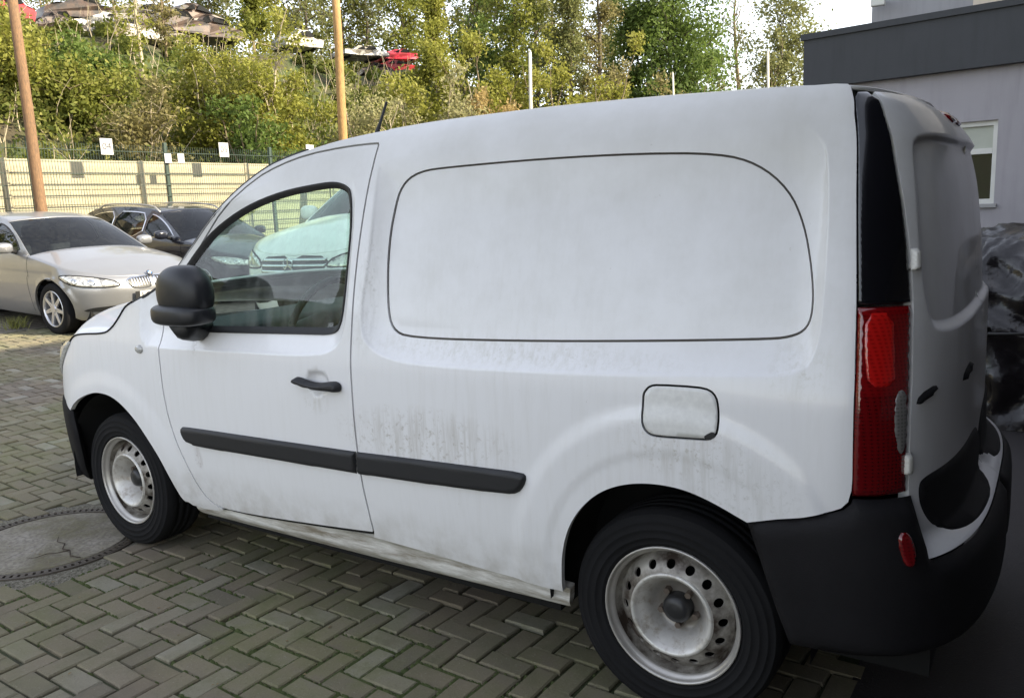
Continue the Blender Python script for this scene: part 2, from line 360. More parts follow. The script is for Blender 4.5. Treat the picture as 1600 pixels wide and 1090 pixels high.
def van_off(u, v):
    u, v = np.broadcast_arrays(np.asarray(u, float), np.asarray(v, float)); q = np.stack([u.ravel(), v.ravel()], 1); off = np.zeros(len(q))
    k = (q[:, 0] > -.5) & (q[:, 0] < 1.15) & (q[:, 1] > .98)
    if k.any(): off[k] -= .034*crease(sdist(SHELF, q[k])/.11)*sm((1.74-q[k][:, 1])/.25)
    k = (q[:, 0] > 1.15) & (q[:, 0] < 2.42) & (q[:, 1] > .95)
    if k.any(): off[k] -= .028*crease(sdist(DSHELF, q[k])/.10)*sm((1.70-q[k][:, 1])/.3)
    r = np.hypot(q[:, 0]+.03, (q[:, 1]-.40)*.98); off += (.010*sm((.56-r)/.06)-.004*sm((.43-r)/.03))*(q[:, 1] > .3)*sm((q[:, 0]+.62)/.1)
    r = np.hypot(q[:, 0]-2.70, q[:, 1]-.32); off += .008*sm((.54-r)/.09)*(q[:, 1] > .3)
    # grip recess of the front door
    e = ((q[:, 0]-1.325)/.062)**2+((q[:, 1]-.912)/.047)**2; off -= .024*sm(1.15-e)
    k = q[:, 0] < -.70
    if k.any(): off[k] -= .020*sm(sdist(PRESS, q[k])/.024)
    return off.reshape(u.shape)
def VANS(u, v, off=0.0): return VAN(u, v, van_off(u, v)+off)
van = empty('panel_van', (0, 0, 0), 0, 'dirty white panel van with black side strips and steel wheels in the foreground', 'van')
TOP = pch([-1.18, -.8, -.6, -.372, -.121, .167, .492, .869, 1.146, 1.30, 1.432, 1.654, 1.815, 1.98, 2.119, 2.222, 2.31, 2.40, 2.504], [1.76, 1.768, 1.776, 1.783, 1.792, 1.802, 1.807, 1.803, 1.789, 1.775, 1.755, 1.707, 1.632, 1.512, 1.388, 1.292, 1.235, 1.185, 1.147])
DOOR = [(1.141, 1.742), (1.30, 1.740), (1.486, 1.725), (1.63, 1.693), (1.748, 1.650), (1.908, 1.547), (2.04, 1.415), (2.146, 1.296), (2.235, 1.205), (2.266, 1.140), (2.262, 1.05), (2.253, .937), (2.249, .80), (2.236, .690), (2.205, .59), (2.165, .499), (2.12, .41), (2.07, .345), (2.00, .312), (1.80, .318), (1.45, .345), (1.130, .374), (1.1225, .376), (1.124, .40), (1.145, .596), (1.153, .75), (1.155, .92), (1.159, 1.098), (1.160, 1.294), (1.150, 1.577), (1.141, 1.70), (1.139, 1.735)]
DOORP = chaikin(DOOR, 1)
WINO = chaikin([(1.252, 1.606), (1.222, 1.58), (1.203, 1.447), (1.206, 1.206), (1.222, 1.110), (1.27, 1.082), (1.40, 1.078), (2.035, 1.055), (2.13, 1.060), (2.19, 1.10), (2.20, 1.20), (2.165, 1.29), (2.075, 1.385), (1.971, 1.468), (1.793, 1.551), (1.587, 1.601), (1.387, 1.620), (1.305, 1.622)])
WING = offset_poly(WINO, .024)
def rings(P, ds): return np.vstack([resample(offset_poly(P, d), .012) for d in ds])
def smooth_open(P): return [tuple(p) for p in chaikin(P, 3, False)]
def side_set(mirror):
    st = .016 if not mirror else .05
    fp = [(1.149+.002, .378)] if 0 else None
    # body side with cant rail over the door, A pillar, and the rear quarter
    gap = .0075
    d_in = offset_poly(DOORP, -gap)
    us = np.linspace(2.29, -.52, 90); top = [(u, float(TOP(u))) for u in us]
    lampf = [(-.535, 1.77), (-.515, 1.70), (-.521, 1.509), (-.54, 1.25), (-.55, 1.053), (-.555, .82), (-.553, .79), (-.543, .760), (-.52, .742), (-.489, .732), (-.342, .697), (-.24, .667)]
    arch = smooth_open([(-.228, .672), (-.139, .711), (-.049, .735), (.065, .732), (.165, .700), (.24, .643), (.298, .562), (.33, .467), (.342, .366), (.343, .325)])
    i0 = int(np.argmin([abs(p[0]-2.262)+abs(p[1]-1.145) for p in d_in])); i1 = int(np.argmin([abs(p[0]-1.1225)+abs(p[1]-.376) for p in d_in]))
    n = len(d_in); seq = [d_in[(i1-0+k) % n] for k in range((i0-i1) % n+1)]      # from bottom rear corner up, over the top, to the A pillar foot
    # orientation: walk from door bottom-rear upward
    if seq[min(6, len(seq)-1)][1] < .37: seq = [d_in[(i1-k) % n] for k in range((i1-i0) % n+1)]
    side = top+lampf+arch+[(.6, .331), (.9, .345), (1.10, .352), (1.121, .353)]+[tuple(p) for p in seq]+[(2.273, 1.20)]
    fl = np.array([(.053, .976), (.05, .990), (.035, 1.007), (.01, 1.012), (-.10, 1.015), (-.135, 1.010), (-.152, .994), (-.158, .97), (-.161, .918), (-.157, .895), (-.136, .881), (-.11, .879), (.005, .873), (.03, .876), (.046, .89), (.053, .913)])
    fl = chaikin(fl, 1)
    o = patch('side_panel', VANS, side, 'van_white', van, holes=[offset_poly(GROOVE, -.0032), offset_poly(fl, -.004)], extra=None if mirror else rings(SHELF, (-.008, -.003, .002, .007, .013, .022)), step=st, bstep=.012 if not mirror else .03, flange=.02, mirror=mirror)
    bl = patch('blanking_panel', lambda u, v: VANS(u, v, -.004), offset_poly(GROOVE, .0032), 'van_white', o, step=st*1.4, bstep=.015, flange=.02, mirror=mirror)
    patch('panel_joint', lambda u, v: VANS(u, v, -.012), offset_poly(GROOVE, -.02), 'groove_grey', o, holes=[offset_poly(GROOVE, .02)], step=.05, bstep=.02, flange=0, mirror=mirror)
    if not mirror:
        ff = patch('fuel_flap', pillow(VANS, offset_poly(fl, .001), .001, .006, -.004), offset_poly(fl, .002), 'flap_white', o, step=.012, bstep=.006, flange=.01)
        patch('flap_joint', lambda u, v: VANS(u, v, -.010), offset_poly(fl, -.01), 'dark_gap', o, holes=[offset_poly(fl, .01)], step=.03, bstep=.01, flange=0)
        nt_ = chaikin([(-.125, .884), (-.128, .892), (-.150, .905), (-.158, .893), (-.140, .878)], 1)
        patch('flap_notch', lambda u, v: VANS(u, v, .002), nt_, 'seal', ff, step=.01, flange=.004)
    # door
    d = patch('front_door', VANS, DOORP, 'van_white', van, holes=[offset_poly(WINO, .006)], extra=None if mirror else rings(DSHELF, (-.008, -.003, .002, .007, .013, .022)), step=st, bstep=.012 if not mirror else .03, flange=.025, mirror=mirror)
    patch('door_joint', lambda u, v: VANS(u, v, -.022), offset_poly(DOORP, -.02), 'dark_gap', d, holes=[offset_poly(DOORP, .02)], step=.06, bstep=.03, flange=0, mirror=mirror)
    def seal(u, v):
        q = np.stack([np.ravel(u), np.ravel(v)], 1); t = np.clip(sdist(WINO, q), 0, .024)/.024
        return VANS(u, v, (.006-.014*t**2).reshape(np.shape(u)))
    patch('window_seal', seal, WINO, 'seal', d, holes=[WING], step=.012, bstep=.012, flange=.012, mirror=mirror)
    patch('window_glass', lambda u, v: VANS(u, v, -.010), offset_poly(WING, -.003), 'glass_green', d, step=.05, bstep=.03, flange=0, mirror=mirror)
    # handle
    H = chaikin([(1.436, .912), (1.428, .925), (1.405, .928), (1.355, .917), (1.30, .913), (1.235, .926), (1.207, .924), (1.197, .910), (1.200, .893), (1.218, .886), (1.25, .888), (1.30, .886), (1.36, .889), (1.405, .898), (1.43, .902)], 2)
    patch('door_handle', pillow(VAN, H, .034, .014, .004), H, 'black_plastic', d, step=.007, flange=.012, mirror=mirror)
    # rub strips
    m1 = chaikin([(2.152, .652), (2.152, .625), (2.135, .596), (2.09, .581), (2.0, .580), (1.6, .588), (1.1575, .596), (1.1575, .596), (1.153, .678), (1.153, .678), (1.6, .668), (2.0, .660), (2.13, .656)], 1)
    m2 = chaikin([(1.147, .678), (1.147, .678), (1.150, .596), (1.150, .596), (.8, .608), (.52, .622), (.475, .632), (.45, .660), (.44, .690), (.455, .703), (.60, .698), (.9, .688)], 1)
    for m in (m1, m2): patch('rub_strip', pillow(VANS, m, .019, .016, .002), m, 'black_plastic', d if m is m1 else o, step=.010, bstep=.01, flange=.006, mirror=mirror)
    # wing
    F_ = [(2.279, 1.205), (2.30, 1.236), (2.40, 1.183), (2.504, 1.145), (2.558, 1.088), (2.60, 1.050), (2.652, 1.024), (2.72, 1.015), (2.80, 1.010), (2.90, 1.000), (2.945, .986), (2.985, .958), (3.03, .93), (3.10, .85), (3.17, .72), (3.165, .683), (3.09, .664), (3.011, .632)]+smooth_open([(3.005, .637), (2.965, .672), (2.887, .716), (2.774, .748), (2.671, .746), (2.60, .726), (2.534, .690), (2.47, .642), (2.414, .585), (2.36, .52), (2.317, .448), (2.254, .322)])+[(2.235, .300), (2.20, .285), (2.12, .281), (2.04, .290), (1.99, .300), (1.99, .306)]
    wing_door = [tuple(p) for p in d_in]; j0 = int(np.argmin([abs(p[0]-2.0)+abs(p[1]-.309) for p in d_in])); k0 = i0
    s2 = [d_in[(j0+k) % n] for k in range((k0-j0) % n+1)]; s3 = [d_in[(j0-k) % n] for k in range((j0-k0) % n+1)]
    s2 = s2 if len(s2) < len(s3) else s3
    w = patch('front_wing', VANS, F_+[tuple(p) for p in s2], 'van_white', van, step=st, bstep=.012 if not mirror else .03, flange=.02, mirror=mirror)
    rp = chaikin([(2.396+.026*math.cos(t), .969+.020*math.sin(t)) for t in np.linspace(0, 6.28, 12, endpoint=False)], 1)
    patch('side_repeater', pillow(VANS, rp, .014, .018, .001), rp, 'lens_clear', w, step=.006, flange=.004, mirror=mirror)
    # sill
    sill = [(2.20, .272), (2.20, .235), (1.10, .245), (.34, .258), (.34, .318), (1.10, .342), (2.0, .292)]
    patch('sill', lambda u, v: VAN(u, v, -.022+.012*np.sin((np.asarray(v)-.24)*60)), sill, 'sill_white', van, step=.02, bstep=.02, flange=.03, mirror=mirror)
    # lamp column on the rear corner
    LR = [(-.66, 1.755), (-.648, 1.676), (-.66, 1.566), (-.682, 1.459), (-.698, 1.351), (-.708, 1.244), (-.716, 1.045), (-.717, .887), (-.718, .775)]
    LF = [(-.558, .775), (-.557, .79), (-.5545, 1.053), (-.5445, 1.25), (-.5255, 1.509), (-.520, 1.70), (-.540, 1.755)]
    T = empty('tail_lamp'); T.parent = van
    L2 = chaikin(LR+LF, 1)
    ab = [p for p in LR if p[1] > 1.24]+[(-.709, 1.24), (-.545, 1.24)]+[p for p in LF if p[1] > 1.24]
    patch('lamp_trim', pillow(VAN, chaikin(ab, 1), .003, .010, -.004), chaikin(ab, 1), 'gloss_black', T, step=.008, bstep=.006, flange=.02, mirror=mirror)
    RDF = [(-.7095, 1.234), (-.716, 1.045), (-.717, .887), (-.718, .775), (-.558, .775), (-.557, .79), (-.5545, 1.053), (-.547, 1.234)]
    rd = [(-.7095, 1.234), (-.7165, 1.0255), (-.5555, 1.0255), (-.547, 1.234)]
    patch('red_lens', pillow(VAN, RDF, .006, .014, -.004), rd, 'lens_red', T, step=.014, bstep=.008, flange=.02, mirror=mirror)
    rd2 = [(-.7167, 1.0252), (-.718, .887), (-.718, .775), (-.558, .775), (-.557, .79), (-.5557, 1.0252)]
    patch('lower_lens', pillow(VAN, RDF, .006, .014, -.004), rd2, 'lens_lower', T, step=.014, bstep=.008, flange=.02, mirror=mirror)
    b1 = chaikin([(-.568, 1.222), (-.655, 1.222), (-.665, 1.12), (-.672, 1.045), (-.590, 1.045), (-.572, 1.12)], 1); patch('brake_light', pillow(VAN, b1, .009, .012, .005), b1, 'lens_bright_red', T, step=.012, flange=.004, mirror=mirror)
    b2 = chaikin([(-.672, 1.035), (-.704, 1.045), (-.711, .95), (-.708, .89), (-.695, .872), (-.678, .895), (-.669, .96)], 1); patch('reversing_light', pillow(VAN, b2, .010, .008, .004), b2, 'lens_smoke', T, step=.012, flange=.006, mirror=mirror)
    # rear door
    RD = [(-.66+.006-.012, 1.752)]
    RD = [(u-.007, v) for u, v in LR]
    low = [(-.722, .70), (-.728, .605)]
    mid = [(-1.1795, .605), (-1.1795, 1.752)]
    rdo = patch('rear_door', VANS, RD+low+mid, 'van_white', van, extra=rings(PRESS, (-.004, .002, .008, .014, .020, .026)), step=.016 if not mirror else .03, flange=.03, mirror=mirror)
    for z in (1.343, .85):
        hm = np.array([(-.704, z-.026), (-.728, z-.026), (-.728, z+.026), (-.704, z+.026)]); patch('hinge', pillow(VAN, hm, .018, .008, .0), hm, 'hinge_white', rdo, step=.006, flange=.02, mirror=mirror)
    for ua in (-.735, -.93):
        hh = chaikin([(ua, .985), (ua-.065, 1.005), (ua-.068, 1.03), (ua-.01, 1.015)], 1); patch('door_grip', pillow(VAN, hh, .012, .008, 0), hh, 'bumper_plastic', rdo, step=.012, flange=.005, mirror=mirror)
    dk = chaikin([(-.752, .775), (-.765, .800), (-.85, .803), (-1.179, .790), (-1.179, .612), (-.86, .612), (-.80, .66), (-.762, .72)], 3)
    patch('shade_panel', pillow(VAN, dk, .008, .012, 0), dk, 'bumper_plastic', rdo, step=.02, bstep=.01, flange=.005, mirror=mirror)  # black panel standing in for the shading low on the door
    bl3 = chaikin([(-1.09, 1.738), (-1.1799, 1.742), (-1.1799, 1.70), (-1.085, 1.698)], 1); patch('high_brake_light', pillow(VANS, bl3, .014, .012, 0), bl3, 'lens_dark_red', rdo, step=.012, flange=.008, mirror=mirror)
    # rear bumper half
    RB = [(-.238, .664), (-.342, .694), (-.489, .729), (-.52, .738), (-.545, .755), (-.553, .768), (-.72, .766), (-.722, .70), (-.727, .606), (-.735, .600), (-1.1799, .600), (-1.1799, .36), (-.6, .345), (-.345, .33), (-.315, .42), (-.27, .57)]
    rb = patch('rear_bumper', pillow(VANB, RB, .022, .05, -.004), RB, 'bumper_plastic', van, step=.025, flange=.03, mirror=mirror)
    rf = chaikin([(-.645, .695), (-.69, .695), (-.685, .605), (-.65, .605)], 2); patch('bumper_reflector', pillow(VANB, rf, .030, .010, .016), rf, 'lens_dark_red', rb, step=.006, flange=.01, mirror=mirror)
    # front end
    FB = [(3.013, .626), (3.09, .658), (3.165, .676), (3.859, .70), (3.859, .20), (3.2, .215), (3.08, .25), (3.03, .30), (3.005, .40), (3.000, .52)]
    fb = patch('front_bumper', pillow(VAN, FB, .012, .04, -.004), FB, 'bumper_plastic', van, step=.03, flange=.03, mirror=mirror)
    FP = [(3.172, .685), (3.859, .706), (3.859, .93), (3.5, .925), (3.2, .92), (3.04, .93), (3.105, .855), (3.175, .72)]
    fp_ = patch('front_panel', VAN, FP, 'van_white', van, step=.03, flange=.03, mirror=mirror)
    hl = chaikin([(2.955, .975), (3.05, .965), (3.30, .925), (3.42, .86), (3.40, .76), (3.25, .75), (3.13, .82), (3.02, .92)], 1); patch('headlight', pillow(VANS, hl, .014, .03, .003), hl, 'lens_clear', van, step=.02, flange=.01, mirror=mirror)
    gr = chaikin([(3.50, .90), (3.859, .90), (3.859, .74), (3.52, .74)], 1); patch('grille', pillow(VAN, gr, .010, .02, .002), gr, 'black_plastic', fp_, step=.03, flange=.01, mirror=mirror)
side_set(False); side_set(True)
# roof, windscreen, bonnet
def edge_at(us, dz=0, dy=0): 
    e = VANS(us, TOP(us)); return e+np.array([0, -dy, dz])
xs = np.linspace(1.50, -.30, 40); E1 = VANS(xs, TOP(xs)); ub = np.linspace(-.34, -1.1, 26); E2 = VANS(ub, np.array([float(TOP(a)) for a in ub])-0.0)
E_ = np.vstack([E1, E2]); E_[:, 2] -= .004; E_[:, 1] -= .002
rb_ = np.where(E_[:, 0] > .9, .16*((E_[:, 0]-.9)/.6)**2, 0); rz_ = .045*np.clip((E_[:, 0]+.62)/.35, 0.05, 1)
roof = crossgrid('roof', E_, rb_, rz_, 'van_white', van, n=16, p=2.6, thick=.01)
for s in (1, -1):
    tube('roof_gutter', [(e[0], s*(e[1]-.012), e[2]+.004) for e in E_[8:39]], .005, 'hinge_white', roof, 6)
us = np.linspace(1.50, 2.46, 30); Ew = VANS(us, TOP(us)); Ew[:, 1] -= .010; Ew[:, 2] -= .003
k = np.linspace(0, 1, 30); ws = crossgrid('windscreen', Ew, .16+.10*k, .052*(1-k)+.0*k, 'glass_green', van, n=14, p=2.2)
fr = Ew.copy()
for s in (1, -1): tube('windscreen_seal', [(e[0], s*e[1], e[2]+.002) for e in Ew], .011, 'seal', ws, 6)
Eb = curve_pts([tuple(VANS(u, v)) for u, v in [(2.46, 1.168), (2.504, 1.147), (2.558, 1.092), (2.60, 1.054), (2.652, 1.028), (2.72, 1.019), (2.80, 1.014), (2.90, 1.004), (2.945, .990), (2.99, .961), (3.03, .945)]], 26)
kb = np.linspace(0, 1, 26); Eb[:, 2] += .003; Eb[:, 1] -= .004
for s in (1, -1): tube('bonnet_gap', [(e[0]+.001, s*(e[1]+.0055), e[2]-.0035) for e in Eb], .0042, 'dark_gap', van, 6)
crossgrid('bonnet', Eb, .20+.33*kb, .035+.055*np.sin(kb*2.6), 'van_white', van, n=14, p=2.4, flip=True, thick=.012)
tube('aerial', [(1.515, .29, 1.79), (1.505, .29, 1.825), (1.48, .29, 1.87), (1.44, .29, 1.945)], [.012, .010, .006, .005], 'black_plastic', van, 8)
# door mirror, folded against the door
def mirror_set(s):
    mr = superell('door_mirror', (1.945, s*.962, 1.232), (.134, .076, .104), .75, .8, 'mirror_black', van, fn=lambda p: Vector((p.x*(1-.12*max(0, p.z/.104)), p.y, p.z)))
    superell('mirror_skirt', (1.960, s*.970, 1.146), (.144, .084, .043), .55, .7, 'mirror_black', mr)
    tube('mirror_arm', [(2.01, s*.855, 1.082), (2.0, s*.90, 1.080), (1.99, s*.94, 1.09), (1.97, s*.96, 1.115)], [.06, .055, .055, .06], 'mirror_black', mr, 14)
mirror_set(1); mirror_set(-1)
# cabin
for s in (1, -1):
    st_ = empty('seat'); st_.parent = van
    bm = bmesh.new(); bbox(bm, (1.18, s*.40-.24, .62), (1.68, s*.40+.24, .80), .05); bmobj('seat_cushion', bm, 'interior', st_, True)
    bm = bmesh.new(); bbox(bm, (1.06, s*.40-.23, .76), (1.19, s*.40+.23, 1.30), .05, Matrix.Translation((1.15, 0, .78)) @ Matrix.Rotation(-.12, 4, 'Y') @ Matrix.Translation((-1.15, 0, -.78))); bmobj('seat_back', bm, 'interior', st_, True)
    superell('headrest', (1.03, s*.40, 1.40), (.045, .13, .085), .5, .5, 'interior', st_, 16, 10)
bm = bmesh.new(); bbox(bm, (1.98, -.80, .62), (2.42, .80, 1.06), .06); db = bmobj('dashboard', bm, 'interior', van, True)
tube('steering_column', [(2.05, .38, .98), (1.80, .38, 1.06)], .03, 'interior', db)
tq = [Vector((1.80, .38, 1.06))+Matrix.Rotation(-.45, 3, 'Y') @ Vector((0, .185*math.cos(t), .185*math.sin(t))) for t in np.linspace(0, 2*math.pi, 33)]
tube('steering_wheel', tq, .016, 'interior', van)
bm = bmesh.new(); bbox(bm, (.98, -.80, .40), (1.00, .80, 1.05)); bbox(bm, (.98, -.66, 1.05), (1.00, .66, 1.70)); bmobj('bulkhead', bm, 'interior_grey', van)
# underbody with arch liners
bm = bmesh.new(); bbox(bm, (.42, -.76, .19), (2.24, .76, .42)); bbox(bm, (-.40, -.55, .26), (.46, .55, .78)); bbox(bm, (2.2, -.52, .24), (3.2, .52, .70)); bbox(bm, (-.66, -.66, .22), (-.38, .66, .62)); bmobj('underbody', bm, 'dark_gap', van)
for cx, R in ((0, .40), (2.70, .41)):
    for s in (1, -1):
        V = []; F = []; A = np.linspace(-.12, math.pi+.12, 22)
        for a in A:
            for y in (.40, .86): V.append((cx+R*math.cos(a), s*y, .33+R*math.sin(a)))
        for i in range(len(A)-1): F.append((2*i, 2*i+1, 2*i+3, 2*i+2))
        n0 = len(V); V += [(cx+R*math.cos(a), s*.40, .33+R*math.sin(a)) for a in A]; F.append(tuple(range(n0, n0+len(A))))
        o = mesh('arch_liner', V, F, 'liner', van, True)

# ------------------------------------------------------------------ wheels
def steel_wheel(parent, x, y, s, R=.3175, steer=0.0):
    w = empty('wheel', (x, s*y, R)); w.parent = parent; w.rotation_euler = (0, rng.uniform(0, 1), (0 if s > 0 else math.pi)+steer)
    lathe('tyre', [(.196, -.19), (.24, -.205), (.29, -.20), (.310, -.185), (R, -.165), (R, -.135), (R-.007, -.133), (R-.007, -.127), (R, -.125), (R, -.10), (R-.007, -.098), (R-.007, -.092), (R, -.09), (R, -.065), (R-.007, -.063), (R-.007, -.057), (R, -.055), (R-.001, -.034), (.313, -.018), (.306, -.006), (.3045, -.002), (.302, -.0035), (.288, .006), (.2865, .0085), (.284, .0065), (.266, .011), (.2645, .0132), (.262, .0112), (.242, .0095), (.2405, .0118), (.238, .0088), (.222, .002), (.2205, .0035), (.218, .0005), (.207, -.010), (.200, -.02)], 'rubber', w, 72)
    rim = lathe('rim', [(.2075, -.014), (.2095, -.004), (.2085, .002), (.2035, .001), (.2015, -.006), (.200, -.012), (.1955, -.016), (.190, -.020), (.1885, -.026)], 'steel_edge', w, 72)
    lathe('rim_barrel', [(.1885, -.026), (.1865, -.040), (.181, -.060), (.1775, -.062), (.1745, -.056)], 'rim_barrel', rim, 72)
    # perforated ring
    H = 16; holes = []
    for k in range(H):
        c = 2*math.pi*(k+.5)/H
        holes.append([(c+.0135/.151*math.cos(t)*1.0, .1515+.0125*math.sin(t)) for t in np.linspace(0, 2*math.pi, 14, endpoint=False)])
    prof = pch([.075, .090, .105, .118, .126, .134, .150, .165, .176], [-.058, -.040, -.020, -.010, -.008, -.012, -.022, -.036, -.050])
    def pm(a, r): a, r = np.broadcast_arrays(np.asarray(a, float), np.asarray(r, float)); return np.stack([r*np.cos(a), prof(r), r*np.sin(a)], -1)
    sc = .15
    def pms(u, v): return pm(np.asarray(u)/sc, v)
    ring = [(0, .128), (2*math.pi*sc, .128), (2*math.pi*sc, .176), (0, .176)]
    patch('vent_ring', pms, ring, 'rim_barrel', rim, holes=[[(a*sc, r) for a, r in h] for h in holes], step=.012, bstep=.006, flange=.006, flip=True)
    lathe('rim_dish', [(.1290, -.010), (.1265, -.003), (.122, -.0005), (.116, -.004), (.106, -.018), (.094, -.040), (.082, -.060), (.073, -.072), (.064, -.077), (.056, -.078), (.0, -.078)], 'steel_rim', rim, 64)
    lathe('brake_backing', [(.185, -.115), (.10, -.113), (.0, -.113)], 'dark_gap', rim, 32)
    hub = lathe('hub_cap', [(.045, -.079), (.043, -.050), (.036, -.038), (.020, -.033), (0, -.032)], 'hub_black', w, 24)
    for k in range(5):
        a = 2*math.pi*k/5+.3; bm = bmesh.new(); r = bmesh.ops.create_cone(bm, cap_ends=True, segments=6, radius1=.0115, radius2=.010, depth=.022)
        for v in bm.verts: v.co = Vector((.056*math.cos(a), -.066, .056*math.sin(a)))+Matrix.Rotation(-math.pi/2, 3, 'X') @ v.co
        bmobj('wheel_bolt', bm, 'bolt', hub)
    return w
steel_wheel(van, 0, .850, 1); steel_wheel(van, 2.697, .846, 1, steer=-.02); steel_wheel(van, 0, .850, -1); steel_wheel(van, 2.697, .846, -1)
# ------------------------------------------------------------------ ground sheet
b = NB('joint_soil'); wp = b.wpos(); n1 = b.noise(wp, 1.3, 5); n2 = b.noise(wp, 30, 4)
br = b.add('TexBrick'); br.inputs['Scale'].default_value = 1; br.inputs['Brick Width'].default_value = .2; br.inputs['Row Height'].default_value = .1; br.inputs['Mortar Size'].default_value = .006; b.l(wp, br.inputs['Vector'])
br.inputs['Color1'].default_value = (.20, .18, .15, 1); br.inputs['Color2'].default_value = (.16, .145, .12, 1); br.inputs['Mortar'].default_value = (.06, .055, .04, 1)
soil = b.mix(b.ramp(n1, (.38, (0, 0, 0)), (.6, (1, 1, 1))), (.055, .048, .036), (.045, .062, .018))
sx = b.add('SeparateXYZ'); b.l(wp, sx.inputs[0])
inx = b.math('MULTIPLY', b.math('LESS_THAN', sx.outputs[0], 9.62), b.math('GREATER_THAN', sx.outputs[0], -2.62)); iny = b.math('MULTIPLY', b.math('LESS_THAN', sx.outputs[1], 4.62), b.math('GREATER_THAN', sx.outputs[1], -3.22))
b.set(Base_Color=b.mix(b.math('MULTIPLY', inx, iny), br.outputs[0], soil), Roughness=.95); b.bump(n2, .5, .01)
GX = np.r_[-90, -30, -10, np.arange(-3, 14.1, .5), 20, 40, 120]; GY = np.r_[-120, -60, -30, -15, -8, -3, 0, 3, 6, 12, 30, 90]
V = [(x, y, gzf(x)-.012 if x < 14.1 else gzf(14)-.012-(.4 if x > 14.1 else 0)) for x in GX for y in GY]; m = len(GY)
F = [(i*m+j, (i+1)*m+j, (i+1)*m+j+1, i*m+j+1) for i in range(len(GX)-1) for j in range(m-1)]
pav = tag(mesh('pavement', V, F, 'joint_soil'), kind='structure')
# pavers, laid in herringbone
b = NB('paver'); wp = b.wpos(); at_ = b.add('Attribute', attribute_name='tint'); oi = b.add('ObjectInfo')
big = b.noise(wp, .75, 4); mid = b.noise(wp, 7, 5, .65); fine = b.noise(wp, 120, 3, .7); rnd = b.math('FRACT', b.math('ADD', at_.outputs['Fac'], oi.outputs['Random']))
base = b.ramp(rnd, (0, (.170, .138, .105)), (.25, (.130, .112, .088)), (.5, (.205, .175, .130)), (.72, (.150, .120, .092)), (.9, (.215, .195, .150)), (1, (.29, .275, .24)))
moss = b.math('MULTIPLY', b.ramp(big, (.36, (0, 0, 0)), (.56, (1, 1, 1))), b.ramp(mid, (.35, (.3, .3, .3)), (.65, (1, 1, 1))))
c1 = b.mix(b.math('MULTIPLY', moss, .80), base, (.150, .160, .052))
c1 = b.mix(b.math('MULTIPLY', b.ramp(mid, (.50, (0, 0, 0)), (.75, (1, 1, 1))), .45), c1, (.075, .070, .055))
c1 = b.mix(b.math('MULTIPLY', b.ramp(b.noise(wp, 2.3, 5, .65), (.45, (0, 0, 0)), (.62, (1, 1, 1))), .5), c1, (.20, .165, .11)); c1 = b.mix(b.ramp(fine, (.60, (0, 0, 0)), (.80, (.5, .5, .5))), c1, (.38, .36, .30)); c1 = b.mix(b.ramp(fine, (.25, (.55, .55, .55)), (.42, (0, 0, 0))), c1, (.06, .055, .045))
b.set(Base_Color=c1, Roughness=.9); b.bump(b.mix(.5, fine, mid), .55, .006)
PW = .092; MAN = (3.13, 1.02, .415)
bricks = []
nx0, nx1, ny0, ny1 = int(-2.6/PW), int(9.6/PW), int(-3.2/PW), int(4.6/PW)
for i in range(nx0, nx1):
    for j in range(ny0, ny1):
        k = (i-j) % 4
        if k == 0: bricks.append(((i+1)*PW, (j+.5)*PW, 0))
        elif k == 2: bricks.append(((i+.5)*PW, j*PW, 1))
rot = math.radians(-2.0); cr, sr = math.cos(rot), math.sin(rot)
B = []
for x, y, o in bricks:
    X, Y = cr*x-sr*y, sr*x+cr*y
    if X < -.42: continue
    if math.hypot(X-MAN[0], Y-MAN[1]) < MAN[2]+.085: continue
    B.append((X, Y, o))
B = np.array(B); n = len(B)
jit = np.stack([rng.normal(0, .0016, n), rng.normal(0, .0016, n), np.clip(rng.normal(0, .0028, n), -.006, .006)], 1); tilt = rng.normal(0, .020, (n, 2)); ang = rot+np.where(B[:, 2] > 0, math.pi/2, 0)+rng.normal(0, .016, n)
def brick_shape(seed):
    r = np.random.default_rng(seed); a, c = PW-.004+r.normal(0, .0014), PW/2-.004+r.normal(0, .001); bv = .0045
    V = []
    for (sx_, sy_) in ((-1, -1), (1, -1), (1, 1), (-1, 1)):
        V.append((sx_*a, sy_*c, -.055))
    cor = []
    for (sx_, sy_) in ((-1, -1), (1, -1), (1, 1), (-1, 1)):
        e = r.uniform(0, .004); V.append((sx_*(a-e*.3), sy_*(c-e*.3), -bv-e*.4))
    for (sx_, sy_) in ((-1, -1), (1, -1), (1, 1), (-1, 1)):
        e = r.uniform(0, .003); V.append((sx_*(a-bv-e), sy_*(c-bv-e), -e*.3))
    F = [(8, 9, 10, 11)]
    for l in (0, 4):
        for q in range(4): F.append((l+q, l+(q+1) % 4, l+4+(q+1) % 4, l+4+q))
    return np.array(V), F
shapes = [brick_shape(s) for s in range(9)]
dv = B[:, :2]-np.array(CAM[:2]); 
P3 = np.c_[B[:, :2], gz(B[:, 0])]; d3 = P3-np.array(CAM); zc = d3@np.array(f_); pxx = 800+FPX*(d3@np.array(r_))/zc; pyy = 545-FPX*(d3@np.array(u_))/zc
vis = (zc > .3) & (pxx > -40) & (pxx < 1640) & (pyy > 0) & (pyy < 1130) & ~((B[:, 1] < .80) & (B[:, 0] > -.6) & (B[:, 0] < 3.3))
order = np.argsort(np.where(vis, zc, 1e6))[:300]; single = set(order.tolist())
mes = []
for q, (Vb, Fb) in enumerate(shapes):
    me = bpy.data.meshes.new('paver'); me.from_pydata(Vb.tolist(), [], Fb); me.update(); me.materials.append(MATS['paver']); a = me.attributes.new('tint', 'FLOAT', 'POINT'); a.data.foreach_set('value', np.full(len(Vb), 0.0)); mes.append(me)
AV, AF, AT = [], [], []; bs = 0
